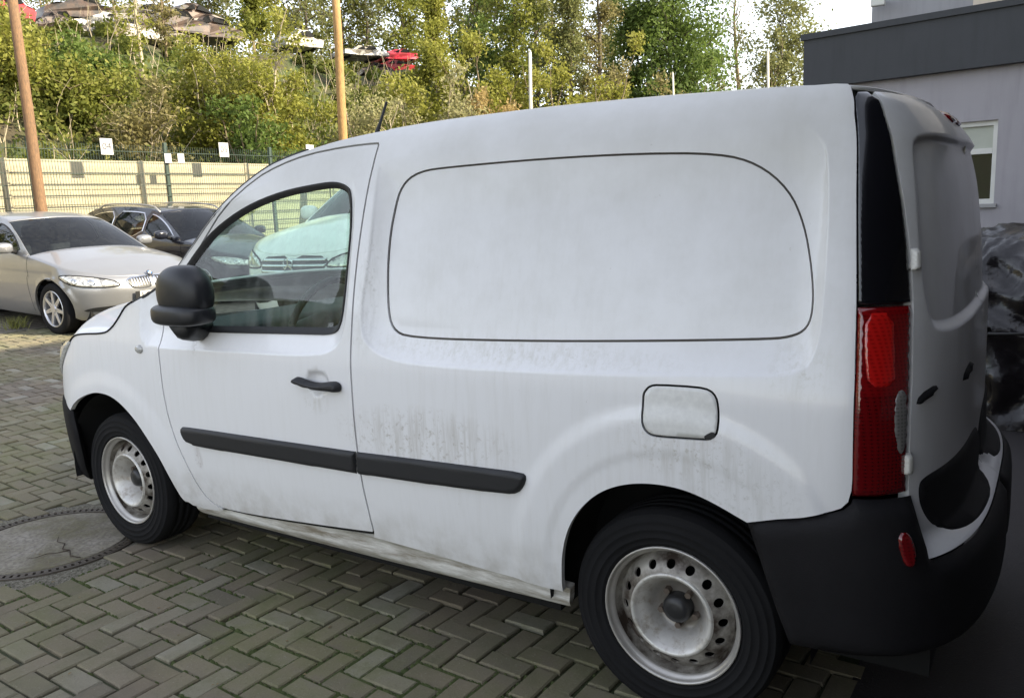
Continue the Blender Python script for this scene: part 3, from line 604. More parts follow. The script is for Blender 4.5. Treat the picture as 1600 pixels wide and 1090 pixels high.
for i in range(n):
    q = int(rng.integers(0, 9)); R3 = Matrix.Rotation(ang[i], 4, 'Z') @ Matrix.Rotation(tilt[i, 0]*.5, 4, 'X') @ Matrix.Rotation(tilt[i, 1]*.35, 4, 'Y')
    slope = float(gz(B[i, 0]+.05)-gz(B[i, 0]-.05))/.1
    M_ = Matrix.Translation((B[i, 0]+jit[i, 0], B[i, 1]+jit[i, 1], gzf(B[i, 0])+jit[i, 2])) @ Matrix.Rotation(-math.atan(slope), 4, 'Y') @ R3
    if i in single:
        o = bpy.data.objects.new('paver', mes[q]); C.objects.link(o); o.matrix_world = M_; o.parent = pav
    else:
        Mn = np.array(M_); Vb, Fb = shapes[q]; AV.append(Vb@Mn[:3, :3].T+Mn[:3, 3]); AF += [(f[0]+bs, f[1]+bs, f[2]+bs, f[3]+bs) for f in Fb]; AT.append(np.full(len(Vb), rng.random())); bs += len(Vb)
me = bpy.data.meshes.new('pavers'); me.from_pydata(np.vstack(AV).tolist(), [], AF); me.update(); a = me.attributes.new('tint', 'FLOAT', 'POINT'); a.data.foreach_set('value', np.concatenate(AT))
o = link('pavers', me, 'paver', pav); o['kind'] = 'stuff'
b = NB('shade_ground'); wp = b.wpos(); n1 = b.noise(wp, 140, 3, .7); n2 = b.noise(wp, 1.4, 5); b.set(Base_Color=b.mix(b.ramp(n1, (.62, (0, 0, 0)), (.78, (.6, .6, .6))), b.mix(n2, (.016, .013, .014), (.030, .025, .025)), (.11, .10, .095)), Roughness=.8); b.bump(n1, .6, .008)  # near-black ground colour with the corner's shade put into it
tag(mesh('shade_sheet', [(-5.55, -7.0, -.003), (-.42, -7.0, -.003), (-.42, 8.0, -.003), (-5.55, 8.0, -.003), (-.42, -7.0, -.05), (-.42, 8.0, -.05)], [(0, 1, 2, 3), (1, 4, 5, 2)], 'shade_ground'), kind='structure')  # dark sheet laid instead of pavers to stand for deep shade
# moss cushions in the joints
b = NB('moss'); b.set(Base_Color=b.mix(b.noise(b.wpos(), 25, 4), (.030, .045, .012), (.085, .105, .03)), Roughness=1.0)
MV, MF = [], []; bs = 0
ms = [(.75, 1.15), (.8, 1.25), (1.05, 1.3), (1.3, 1.2), (2.0, 1.05), (2.2, 1.15), (.55, 1.2), (.65, 1.35), (2.55, 1.2), (1.0, 1.1)]
for _ in range(2600):
    c = ms[int(rng.integers(0, len(ms)))]; p = rng.normal(0, .17, 2)+c; i = int(np.argmin((B[:, 0]-p[0])**2+(B[:, 1]-p[1])**2)); o_ = B[i, 2]; t = rng.uniform(-1, 1)
    e = (PW*t, PW/2*rng.choice([-1, 1])) if rng.random() < .7 else (PW*rng.choice([-1, 1]), PW/2*t); ca, sa = math.cos(ang[i]), math.sin(ang[i]); X, Y = B[i, 0]+ca*e[0]-sa*e[1], B[i, 1]+sa*e[0]+ca*e[1]; r = abs(rng.normal(.007, .004))+.003
    for k in range(6): MV.append((X+r*math.cos(k*1.047)*rng.uniform(.7, 1.3), Y+r*math.sin(k*1.047)*rng.uniform(.7, 1.3), -.012))
    MV.append((X, Y, r*.25-.002)); MF += [(bs+k, bs+(k+1) % 6, bs+6) for k in range(6)]; bs += 7
tag(mesh('moss', MV, MF, 'moss', pav, True), kind='stuff')
simple('litter', (.20, .15, .08), .9, 0, .5, 40)
DV, DF = [], []
for _ in range(420):
    x, y = rng.uniform(-.3, 6), rng.uniform(.95, 3.2); r = abs(rng.normal(.004, .003))+.0015; a = rng.uniform(0, 6.28); n0 = len(DV); q = rng.uniform(.3, .8); z = .003
    for k, (ax, ay, az) in enumerate(((1, 0, .001), (0, q, .0035), (-1, 0, .001), (0, -q, .003))): DV.append((x+r*(ax*math.cos(a)-ay*math.sin(a)), y+r*(ax*math.sin(a)+ay*math.cos(a)), gzf(x)+z+az))
    DF.append((n0, n0+1, n0+2, n0+3))
tag(mesh('leaf_litter', DV, DF, 'litter', pav), kind='stuff')
# manhole: concrete cover in a notched cast-iron ring
man = empty('manhole', (MAN[0], MAN[1], 0), 0, 'round concrete manhole cover in a notched iron ring beside the front wheel', 'manhole')
b = NB('concrete'); wp = b.coord('Object'); a1 = b.noise(wp, 3, 5, .6); a2 = b.noise(wp, 60, 3)
b.set(Base_Color=b.mix(b.ramp(a2, (.35, (.6, .6, .6)), (.6, (0, 0, 0))), b.mix(b.ramp(a1, (.4, (0, 0, 0)), (.62, (1, 1, 1))), (.30, .275, .23), (.16, .145, .085)), (.12, .10, .08)), Roughness=.9); b.bump(a2, .5, .005)
simple('cast_iron', (.09, .075, .06), .6, .5, .3, 30)
V = [(0, 0, .004)]; F = []; rr = [.12, .24, .33, .365, .375]; nn = 64
for k, r in enumerate(rr):
    for i in range(nn):
        t = 2*math.pi*i/nn; V.append((r*math.cos(t), r*math.sin(t), .004+(rng.normal(0, .0008) if k < 3 else 0)-(.02 if k == 4 else 0)))
F += [(0, 1+i, 1+(i+1) % nn) for i in range(nn)]
for k in range(len(rr)-1):
    for i in range(nn): F.append((1+k*nn+i, 1+(k+1)*nn+i, 1+(k+1)*nn+(i+1) % nn, 1+k*nn+(i+1) % nn))
mesh('concrete_cover', V, F, 'concrete', man)
V = []; F = []; pr = [(.378, -.03), (.380, .004), (.392, .004), (.393, -.006), (.418, -.006), (.420, .005), (.432, .003), (.434, -.05)]
for r, z in pr:
    for i in range(nn): t = 2*math.pi*i/nn; V.append((r*math.cos(t), r*math.sin(t), z))
for k in range(len(pr)-1):
    for i in range(nn): F.append((k*nn+i, (k+1)*nn+i, (k+1)*nn+(i+1) % nn, k*nn+(i+1) % nn))
mesh('iron_ring', V, F, 'cast_iron', man)
V, F = [], []
for i in range(84):
    t = 2*math.pi*i/84; bm_ = len(V); c, s = math.cos(t), math.sin(t); w2 = .009
    for dr in (.394, .417):
        for dt in (-w2, w2):
            for z in (-.006, .0045): V.append((c*dr-s*dt, s*dr+c*dt, z))
    q = [0, 1, 3, 2, 4, 5, 7, 6]; q = [bm_+k for k in range(8)]
    F += [(q[1], q[5], q[7], q[3]), (q[0], q[1], q[3], q[2]), (q[4], q[6], q[7], q[5]), (q[0], q[4], q[5], q[1]), (q[2], q[3], q[7], q[6])]
mesh('ring_cleats', V, F, 'cast_iron', man)
# sand bed filling the odd-shaped gap between ring and pavers
V, F = [], []
for i in range(nn):
    t = 2*math.pi*i/nn
    for r, z in ((.433, -.004), (.50, -.004), (.56, -.010)): V.append((MAN[0]+r*math.cos(t), MAN[1]+r*math.sin(t), z))
for i in range(nn):
    j = (i+1) % nn
    for k in range(2): F.append((i*3+k, i*3+k+1, j*3+k+1, j*3+k))
b = NB('grit'); wp = b.wpos(); a1 = b.noise(wp, 90, 4, .7); b.set(Base_Color=b.mix(b.ramp(a1, (.35, (0, 0, 0)), (.65, (1, 1, 1))), (.05, .045, .03), (.26, .24, .19)), Roughness=1); b.bump(a1, .8, .01)
tag(mesh('grit_bed', V, F, 'grit', pav), kind='stuff')
simple('twig_bark', (.05, .035, .025), .9)
tw = empty('twig', (MAN[0]-.20, MAN[1]+.02, .008), 0, 'thin forked dead twig lying on the manhole cover', 'twig')
tube('stem', [(-.16, .03, .002), (-.10, .045, .004), (-.04, .012, .006), (.01, .02, .005), (.07, -.025, .004), (.13, -.02, .003), (.19, -.06, .002)], [.002, .0025, .003, .003, .0025, .002, .0012], 'twig_bark', tw, 5)
tube('side_shoot', [(-.04, .012, .006), (-.01, .06, .005), (.025, .085, .004), (.03, .13, .003), (.06, .16, .002)], [.0024, .002, .002, .0015, .001], 'twig_bark', tw, 5)

# ------------------------------------------------------------------ office building on the right, hall behind the camera
def plaster(name, col, scale=2.0):
    b = NB(name); oc = b.wpos(); n1 = b.noise(oc, scale, 5, .6); n2 = b.noise(b.wpos((6, 6, .7)), 2, 4); n3 = b.noise(oc, 90, 3)
    c = b.mix(n1, tuple(x*.88 for x in col), tuple(x*1.1 for x in col)); c = b.mix(b.math('MULTIPLY', b.ramp(n2, (.5, (0, 0, 0)), (.75, (1, 1, 1))), .25), c, tuple(x*.55 for x in col)); b.set(Base_Color=c, Roughness=.9); b.bump(n3, .25, .005)
plaster('blocker_dark', (.035, .032, .032)); plaster('plaster_grey', (.34, .325, .345)); plaster('fascia_dark', (.055, .058, .063)); plaster('plaster_cream', (.62, .54, .45)); plaster('plaster_upper', (.30, .30, .315)); plaster('hall_wall', (.20, .19, .185))
simple('badge_blue', (.05, .16, .42), .4); simple('window_frame', (.62, .62, .58), .45); simple('cill', (.3, .3, .3), .6)
b = NB('office_glass'); b.set(Base_Color=(.012, .013, .014), Roughness=.06, Coat_Weight=.5); simple('blind', (.42, .44, .38), .8)
ob = empty('office_building', (1.75, -8.20, 0), math.radians(-9.1)+math.pi, 'grey plastered flat-roofed office with dark fascia behind the van', 'building')
# local frame: +x runs along the facade away from its corner (towards the right of the photo), -y is outwards... facade plane y=0, building on the +y side
def obx(name, lo, hi, mat, parent=None, bev=0): return box(name, lo, hi, mat, parent or ob, bev)
GZ = -.3; wx0, wx1, wz0, wz1 = 1.0, 2.045, 1.30, 2.215
WALLB = 2.78
bm = bmesh.new(); bbox(bm, (0, 0, GZ), (wx0, 6, WALLB)); bbox(bm, (wx1, 0, GZ), (12, 6, WALLB)); bbox(bm, (wx0, .002, GZ), (wx1, 6, wz0)); bbox(bm, (wx0, .002, wz1), (wx1, 6, WALLB-.001)); bbox(bm, (wx0, .30, wz0), (wx1, 6, wz1)); bmobj('wall', bm, 'plaster_grey', ob)
fa = obx('fascia', (-.12, -.12, WALLB), (12.1, 6.1, 3.36), 'fascia_dark'); obx('roof_trim', (-.15, -.15, 3.36), (12.13, 6.13, 3.43), 'fascia_dark', fa)
wn = empty('window'); wn.parent = ob
bm = bmesh.new(); t_ = .055
bbox(bm, (wx0, .06, wz0), (wx0+t_, .13, wz1)); bbox(bm, (wx1-t_, .06, wz0), (wx1, .13, wz1)); bbox(bm, (wx0+t_, .06, wz0), (wx1-t_, .13, wz0+t_)); bbox(bm, (wx0+t_, .06, wz1-t_), (wx1-t_, .13, wz1)); bbox(bm, (wx0+t_, .055, wz1-.36), (wx1-t_, .125, wz1-.30)); bmobj('frame', bm, 'window_frame', wn)
obx('pane', (wx0+t_, .10, wz0+t_), (wx1-t_, .11, wz1-.36), 'office_glass', wn); obx('pane', (wx0+t_, .10, wz1-.30), (wx1-t_, .11, wz1-t_), 'blind', wn); obx('sill', (wx0-.03, -.04, wz0-.04), (wx1+.03, .06, wz0-.001), 'cill', wn)
ub_ = obx('upper_storey', (-.05, 2.0, 3.0), (1.25, 12, 8.2), 'plaster_upper'); obx('cream_block', (1.25, 1.95, 3.0), (9, 12, 8.6), 'plaster_cream')  # right-hand block is cream, slightly proud of the grey one
sc_ = empty('security_camera', tuple(at(1372, 4, 11.35)), 0, 'small white camera fixed high on the corner of the grey upper storey', 'camera')
bm = bmesh.new(); bbox(bm, (-.09, -.05, -.05), (.09, .05, .05), .015); bmobj('housing', bm, 'window_frame', sc_); box('bracket', (-.02, -.35, .03), (.02, -.03, .06), 'window_frame', sc_)
hall = empty('workshop_hall', (-5.6, -3, 0), 0, 'tall dark workshop hall standing behind the camera', 'building')
box('wall', (-12, -20, -.3), (0, 8.5, 8.6), 'hall_wall', hall); box('parapet', (-12.1, -20.1, 8.6), (.1, 8.6, 8.9), 'fascia_dark', hall)
cn = box('sky_blocker', (0, 1.55, 2.72), (4.6, 6.9, 2.92), 'blocker_dark', hall)  # added out of view to keep sky light off the van's rear
box('side_blocker', (.02, 6.82, -.05), (4.4, 6.90, 2.715), 'blocker_dark', hall)  # unseen wall added to cut side light on the ground behind the van
for q in ((2.2, 1.65),): box('blocker_post', (q[0]-.06, q[1]-.06, -.05), (q[0]+.06, q[1]+.06, 2.72), 'blocker_dark', hall)  # unseen post, added to carry the light-blocking roof

# ------------------------------------------------------------------ fence line, timber wall, poles, number plates
FX = 13.35; FG = gzf(FX)
simple('fence_green', (.022, .045, .032), .5)
def timber(name, a, c):
    b = NB(name); n1 = b.noise(b.coord('Object', (30, 30, 1.2)), 2, 5, .7); n2 = b.noise(b.coord('Object'), 1.1, 4); b.set(Base_Color=b.mix(b.ramp(n1, (.35, (0, 0, 0)), (.65, (1, 1, 1))), a, b.mix(n2, c, tuple(x*.7 for x in c))), Roughness=.85); b.bump(n1, .6, .01)
timber('timber_pole', (.22, .12, .045), (.48, .29, .10)); timber('timber_old', (.11, .065, .035), (.27, .15, .07))
b = NB('fence_plank'); n1 = b.noise(b.wpos((.6, .6, 8)), 3, 5, .6); b.set(Base_Color=b.mix(n1, (.36, .315, .205), (.47, .42, .29)), Roughness=.85); b.bump(n1, .3, .01)
simple('pale_metal', (.62, .58, .48), .5); simple('sign_white', (.5, .49, .47), .5); simple('sign_ink', (.05, .05, .06), .6)
y_of = lambda px: at(px, 300, 10).y
fence = empty('mesh_fence', (FX, 0, 0), 0, 'dark green wire mesh fence with slim posts in front of the board wall', 'fence')
PY = [-4.47+2.53*k for k in range(5, -14, -1)]
for y in PY: box('post', (-.03, y-.03, FG-.05), (.03, y+.03, 2.93), 'fence_green', fence)
for a, c in zip(PY[:-1], PY[1:]):
    V, F = [], []
    def bar(p, q, r):
        v, f = tube_data([p, q], r, 4, False); n0 = len(V); V.extend(v); F.extend([tuple(i+n0 for i in g) for g in f])
    for y in np.arange(c+.05, a-.02, .05): bar((-.045, y, FG+.05), (-.045, y, 2.86), .0036)
    for z in np.arange(FG+.1, 2.88, .2):
        bar((-.053, a, z), (-.053, c, z), .0065); bar((-.037, a, z), (-.037, c, z), .0065)
    tag(mesh('wire_panel', V, F, 'fence_green', fence), kind='stuff')
bw = empty('board_wall', (FX+.55, 0, 0), 0, 'pale yellow wall of horizontal boards behind the wire fence', 'wall')
bys = [8.2-2.5*k for k in range(16)]
for a, c in zip(bys[:-1], bys[1:]):
    for k in range(8):
        z0 = 2.62-.265*(k+1); o = box('board', (-.03+rng.normal(0, .004), c+.01, z0+.008), (.0+.02, a-.01, z0+.262), 'fence_plank', bw, 0)
for y in bys: box('wall_post', (-.055, y-.05, FG-.1), (.06, y+.05, 2.625), 'fence_plank', bw)
def pole(name, px, label, d, rad, ybot=330, ytop=-60, mat='timber_pole', cat='pole', n=12, base=None):
    q = at(px[0], ybot, d); t = at(px[1], ytop, d); zb = base if base is not None else gzf(min(q.x, 14))-.05; dx = (t-q)/(t.z-q.z); p0 = q+dx*(zb-q.z); p1 = t
    e = empty(name, p0, 0, label, cat); ln = p1-p0; pts = [ln*s for s in (0, .15, .35, .55, .75, 1)]
    tube('shaft', [p+Vector((rng.normal(0, .006), rng.normal(0, .006), 0)) for p in pts], [rad*(1.06-.22*s) for s in (0, .15, .35, .55, .75, 1)], mat, e, n)
    lathe_cap = tube('pole_cap', [ln*1.0, ln*1.0+Vector((0, 0, .05))], [rad*.86, rad*.5], mat, e, n)
pole('timber_pole', (66, 11), 'leaning weathered brown timber pole at the left edge beside the fence', 13.2, .088, mat='timber_old')
pole('timber_pole', (537, 521), 'bright orange timber pole rising behind the cab of the van', 19.0, .105, 215)
def plate(px, py, d, txt, label, k=1.0):
    p = at(px, py, d); e = empty('number_plate_sign', (FX-.075, p.y, p.z), 0, label, 'sign')
    box('plate', (-.006, -.115*k, -.14*k), (.006, .115*k, .14*k), 'sign_white', e, .004*k)
    if txt:
        cu = bpy.data.curves.new('digits', 'FONT'); cu.body = txt; cu.size = .17; cu.align_x = 'CENTER'; cu.align_y = 'CENTER'; cu.extrude = .001
        tmp = bpy.data.objects.new('tmp', cu); C.objects.link(tmp); dg = bpy.context.evaluated_depsgraph_get(); me = bpy.data.meshes.new_from_object(tmp.evaluated_get(dg)); bpy.data.objects.remove(tmp)
        o = link('digits', me, 'sign_ink', e); o.rotation_euler = (math.pi/2, 0, -math.pi/2); o.location = (-.0085, 0, 0)
def dfence(px):
    v = f_ + r_*((px-800)/FPX); return (FX-CAM[0])/v.x
plate(152, 231, dfence(152), '04', 'white plate reading 04 on the wire fence left of the middle post')
plate(334, 236, dfence(334), '05', 'white plate reading 05 on the wire fence right of the middle post')
plate(468, 238, dfence(468), '', 'half hidden white plate on the fence above the van roof')
plate(248, 249, dfence(248), '', 'small blank white plate left of the middle fence post', .62); plate(268, 249, dfence(268), '', 'small blank white plate right of the middle fence post', .62)
pole('lamp_mast', (829, 828), 'slim pale mast standing in front of the shrubs above the van roof', 24, .055, 165, 82, 'pale_metal', 'pole', 8, 0.3)
pole('lamp_mast', (1200, 1200), 'slim pale mast near the olive tree at the office corner', 30, .05, 130, 80, 'pale_metal', 'pole', 8, 0.3)
pole('lamp_mast', (1052, 1051), 'short pale post before the round green tree', 30, .04, 150, 115, 'pale_metal', 'pole', 8, 0.3)
simple('rail', (.45, .43, .40), .35, .6)
# ------------------------------------------------------------------ parked cars
CW = pch([.15, .25, .4, .6, .74, .80, .90, .97, 1.02], [.80, .85, .885, .905, .902, .892, .872, .845, .82])
cbar = lambda x: 1-.012*(x/1.6)**2
def alloy_wheel(parent, x, y, s, R=.322, rimr=.228, mat='alloy', n=7):
    w = empty('wheel', (x, s*y, R)); w.parent = parent; w.rotation_euler = (0, .3, 0 if s > 0 else math.pi)
    lathe('tyre', [(rimr-.01, -.20), (.29, -.20), (R, -.17), (R, -.03), (R-.012, -.010), (R-.035, .004), (rimr+.012, .002), (rimr-.002, -.010)], 'rubber', w, 48)
    rim = lathe('rim', [(rimr, -.010), (rimr-.006, .001), (rimr-.014, -.004), (rimr-.020, -.03), (rimr-.03, -.14)], mat, w, 48)
    lathe('rim_back', [(rimr-.02, -.10), (.04, -.10), (0, -.10)], 'dark_gap', rim, 24)
    bm = bmesh.new(); r = bmesh.ops.create_cone(bm, cap_ends=True, segments=20, radius1=.062, radius2=.05, depth=.03)
    for v in bm.verts: v.co = Matrix.Rotation(-math.pi/2, 3, 'X') @ v.co+Vector((0, -.018, 0))
    bmobj('hub', bm, mat, rim)
    for k in range(n):
        bm = bmesh.new(); a = 2*math.pi*k/n
        for sgn in (-1, 1): bbox(bm, (.04, -.045, -.012+sgn*.018), (rimr-.012, -.012, .012+sgn*.018), .005, Matrix.Rotation(a, 4, 'Y') @ Matrix.Rotation(sgn*.05, 4, 'Y'))
        bmobj('spoke', bm, mat, rim)
def car(name, label, loc, rz, paint, estate=False, front='kidney', pitch=0.0, detail=True):
    root = empty(name, loc, rz, label, 'car'); root.rotation_euler = (0, pitch, rz)
    Lf = pch([.15, .25, .40, .55, .68, .78, .88], [.50, .62, .68, .69, .64, .50, .25]); Lr = pch([.2, .4, .6, .8, .95, 1.05], [.52, .64, .66, .64, .60, .5])
    BM = plan_map(CW, cbar, 1.55, Lf, 2.5, 1.0, -1.6, Lr, 2.9, .9)
    T = pch([-2.5, -1.9, -1.5, -1, 0, .6, .85, 1.2, 1.55, 1.9, 2.2, 2.55], [.99, 1.0, 1.0, .985, .968, .958, .948, .905, .852, .795, .735, .705])
    fa, ra, R = 1.45, -1.31, .322
    def arch(xa): return [(xa+.375*math.cos(t), .325+.375*math.sin(t)) for t in np.linspace(-.25, math.pi+.25, 26)]
    us = np.linspace(2.55, -2.5, 70); out = [(u, float(T(u))) for u in us]+[(-2.5, .28), (-1.75, .24)]+arch(ra)[::-1]+[(-.90, .20), (1.05, .20)]+arch(fa)[::-1]+[(1.87, .20), (2.55, .19)]
    def skin(u, v, off=0.0):
        u, v = np.broadcast_arrays(np.asarray(u, float), np.asarray(v, float)); o = np.zeros(u.shape)
        for xa in (fa, ra): o = o+.012*sm((.43-np.hypot(u-xa, v-.325))/.04)
        o = o-.020*sm((v-.69)/.02)*sm((.83-v)/.11)*(u < 1.5)*(u > -1.6)
        return BM(u, v, o+off)
    for mir in (False, True):
        bs = patch('body_side', skin, out, paint, root, step=.05, bstep=.035, flange=.03, mirror=mir)
        for xs_ in ((.98, .93), (-.12, -.14), (-1.02, -.98)):
            ln = [(xs_[0]-.003, .26), (xs_[0]+.003, .26), (xs_[1]+.003, .955), (xs_[1]-.003, .955)]; patch('door_seam', lambda u, v: skin(u, v, .0015), ln, 'dark_gap', bs, step=.04, bstep=.04, flange=0, mirror=mir)
        for x0 in (.10, -.90):
            hh = chaikin([(x0, .80), (x0-.0, .825), (x0-.17, .83), (x0-.17, .805)], 1); patch('door_handle', pillow(skin, hh, .03, .012, .0), hh, paint, bs, step=.02, flange=.01, mirror=mir)
        hl = chaikin([(1.65, .735), (1.80, .760), (2.03, .743), (2.21, .692), (2.26, .632), (2.24, .615), (2.10, .610), (1.91, .622), (1.78, .660)], 1)
        h = patch('headlight', pillow(skin, hl, .012, .03, .003), hl, 'lamp_silver', root, step=.02, flange=.01, mirror=mir)
        for ua, va, rr in ((1.88, .686, .038), (2.04, .672, .036)):
            rg = [(ua+rr*1.0*math.cos(t), va+rr*math.sin(t)) for t in np.linspace(0, 6.28, 14, endpoint=False)]
            patch('lamp_ring', pillow(skin, rg, .020, .012, .010), rg, 'chrome', h, holes=[[(ua+(q[0]-ua)*.6, va+(q[1]-va)*.6) for q in rg]], step=.012, flange=.006, mirror=mir)
        rm = offset_poly(hl, -.008); patch('headlight_rim', lambda u, v: skin(u, v, .006), rm, 'dark_gap', h, holes=[offset_poly(hl, .004)], step=.03, bstep=.02, flange=.004, mirror=mir)
        tl = chaikin([(-1.95, .92), (-2.3, .90), (-2.3, .76), (-1.95, .78)], 1); patch('tail_light', pillow(skin, tl, .01, .03, .002), tl, 'lens_red', root, step=.04, flange=.01, mirror=mir)
        lo_ = chaikin([(1.90, .315), (1.98, .355), (2.10, .372), (2.32, .378), (2.33, .335), (2.10, .310)], 1); patch('lower_intake', pillow(skin, lo_, .003, .02, -.02), lo_, 'dark_gap', root, step=.03, flange=0, mirror=mir)
        patch('intake_cover', lambda u, v: skin(u, v, .004), lo_, 'grille_dark', root, step=.03, flange=.004, mirror=mir)
        ci = [(2.38, .25), (2.5499, .25), (2.5499, .385), (2.39, .375)]; patch('centre_intake', lambda u, v: skin(u, v, .004), ci, 'dark_gap', root, step=.03, flange=.004, mirror=mir)
        if front == 'kidney':
            kd = chaikin([(2.31, .700), (2.50, .722), (2.538, .715), (2.538, .585), (2.50, .560), (2.38, .565), (2.33, .61)], 1)
            g = patch('kidney_grille', pillow(skin, kd, .018, .02, .004), kd, 'chrome', root, holes=[offset_poly(kd, .012)], step=.012, flange=.012, mirror=mir)
            patch('grille_backing', lambda u, v: skin(u, v, .003), offset_poly(kd, .01), 'grille_dark', g, step=.03, flange=0, mirror=mir)
            for q in range(7):
                uu = 2.36+q*.025; patch('grille_bar', lambda u, v: skin(u, v, .011), [(uu, .60), (uu+.008, .60), (uu+.008, .698), (uu, .692)], 'chrome', g, step=.03, flange=.008, mirror=mir)
        else:
            gl = chaikin([(2.23, .70), (2.5499, .712), (2.5499, .54), (2.30, .55)], 1)
            g = patch('grille', lambda u, v: skin(u, v, .004), gl, 'grille_dark', root, step=.03, flange=.006, mirror=mir)
            for v0 in (.575, .62, .665): patch('grille_slat', pillow(skin, [(2.27, v0), (2.5499, v0), (2.5499, v0+.022), (2.26, v0+.022)], .02, .01, .006), [(2.27, v0), (2.5499, v0), (2.5499, v0+.022), (2.26, v0+.022)], 'chrome', g, step=.02, flange=.01, mirror=mir)
    # bonnet, boot
    ub1 = np.r_[np.linspace(.80, 2.0, 16), np.linspace(2.05, 2.5499, 14)]; E1 = skin(ub1, T(ub1)); k = np.clip((E1[:, 0]-.8)/1.4, 0, 1); E1[:, 2] += .002
    bn = crossgrid('bonnet', E1, .12*(1-k)**2, .075*(1-k**3), paint, root, n=12, p=2.4, flip=True, thick=.01)
    GT = pch([-2.2, -2.12, -1.95, -1.6, -1.2, -.8, -.3, .10, .35, .55, .80, 1.0], [.98, 1.08, 1.33, 1.41, 1.44, 1.445, 1.43, 1.365, 1.265, 1.165, 1.03, .925]) if estate else pch([-2.0, -1.80, -1.6, -1.2, -.8, -.3, .10, .35, .55, .80, 1.0], [.99, 1.12, 1.23, 1.365, 1.405, 1.41, 1.355, 1.255, 1.155, 1.02, .915])
    xe = -2.18 if estate else -1.98
    def GH(x, z, off=0.0):
        x, z = np.broadcast_arrays(np.asarray(x, float), np.asarray(z, float)); return np.stack([x, (.835-.46*(z-.95)-.05*np.maximum(z-1.25, 0)*2)*(1-.015*(x/1.2)**2)+off, z], -1)
    if not estate:
        ub2 = np.r_[np.linspace(-1.75, -2.0, 8), np.linspace(-2.05, -2.4999, 12)]; E2 = skin(ub2, T(ub2)); E2[:, 2] += .002; crossgrid('boot_lid', E2, -.02, .05*np.clip((E2[:, 0]+2.25)/.5, 0, 1), paint, root, n=10, p=2.4, thick=.01)
    xs = np.linspace(.97, xe, 60); top = [(x, float(GT(x))) for x in xs]; frame = top+[(xe, .985), (-1.0, .978), (0, .962), (.86, .945)]
    if estate: wins = [[(.72, .985), (.50, 1.14), (.30, 1.245), (.10, 1.315), (-.10, 1.345), (-.12, .985)], [(-.19, .985), (-.19, 1.352), (-.6, 1.375), (-1.02, 1.37), (-1.04, .995)], [(-1.12, 1.0), (-1.10, 1.365), (-1.5, 1.345), (-1.78, 1.27), (-1.95, 1.06), (-1.9, 1.01)]]
    else: wins = [[(.72, .985), (.50, 1.13), (.30, 1.235), (.10, 1.302), (-.10, 1.332), (-.12, .985)], [(-.19, .985), (-.19, 1.337), (-.6, 1.345), (-.95, 1.31), (-1.25, 1.20), (-1.30, 1.08), (-1.12, 1.0)]]
    wins = [chaikin(w, 1) for w in wins]
    for mir in (False, True):
        gf = patch('window_frame', GH, frame, paint, root, holes=wins, step=.05, bstep=.025, flange=.02, mirror=mir)
        for w in wins:
            sg = patch('side_window', lambda u, v: GH(u, v, -.006), offset_poly(w, -.004), 'glass_car', gf, step=.08, bstep=.04, flange=0, mirror=mir)
            patch('window_trim', pillow(GH, offset_poly(w, -.012), .008, .008, 0), offset_poly(w, -.012), 'chrome' if estate else 'seal', gf, holes=[offset_poly(w, .003)], step=.03, bstep=.02, flange=.01, mirror=mir)
        s = -1 if mir else 1
        mo = superell('door_mirror', (.62, s*.985, 1.045), (.075, .115, .068), .7, .8, paint, root, 18, 12); tube('mirror_foot', [(.60, s*.82, .985), (.62, s*.93, 1.02)], [.03, .025], 'seal', mo, 8)
        if estate: tube('roof_rail', [(x, s*(GH(x, float(GT(x)))[1]-.03), float(GT(x))+(.055 if -1.7 < x < .0 else .01)) for x in np.linspace(.08, -1.85, 14)], .014, 'rail', root, 6)
    xr_ = -1.85 if estate else -.98
    sel = lambda a, c, n_: GH(np.linspace(a, c, n_), GT(np.linspace(a, c, n_)))
    e = sel(.12, xr_, 24); kx = np.clip((e[:, 0]+.3)/.42, 0, 1); kr = np.clip((xr_+.5-e[:, 0])/.5, 0, 1); crossgrid('roof', e, .10*kx**2-.05*kr**2, .045, paint, root, n=12, p=2.3, thick=.01)
    e = sel(.93, .12, 16); kk = np.linspace(0, 1, 16); crossgrid('windscreen', e+np.array([0, -.012, -.002]), .17*(1-kk)+.10*kk, .045*kk, 'glass_car', root, n=12, p=2.2)
    e = sel(xr_, xe, 14); kk = np.linspace(0, 1, 14); crossgrid('rear_window', e+np.array([0, -.012, -.002]), -.05-.08*kk, .045*(1-kk), 'glass_car', root, n=12, p=2.2)
    # cabin
    for s in (1, -1):
        for x0 in (-.30, -1.10):
            bm = bmesh.new(); bbox(bm, (x0-.10, s*.37-.24, .45), (x0+.05, s*.37+.24, 1.02), .05, Matrix.Translation((x0, 0, .5)) @ Matrix.Rotation(-.2, 4, 'Y') @ Matrix.Translation((-x0, 0, -.5))); bbox(bm, (x0, s*.37-.24, .35), (x0+.5, s*.37+.24, .55), .05); st_ = bmobj('seat', bm, 'interior', root, True)
            superell('headrest', (x0-.22, s*.37, 1.13), (.05, .13, .09), .5, .5, 'interior', st_, 14, 10)
    bm = bmesh.new(); bbox(bm, (.45, -.70, .55), (.98, .70, .93), .05); bmobj('dashboard', bm, 'interior', root, True)
    box('floor_pan', (-2.0, -.72, .20), (2.0, .72, .40), 'dark_gap', root)
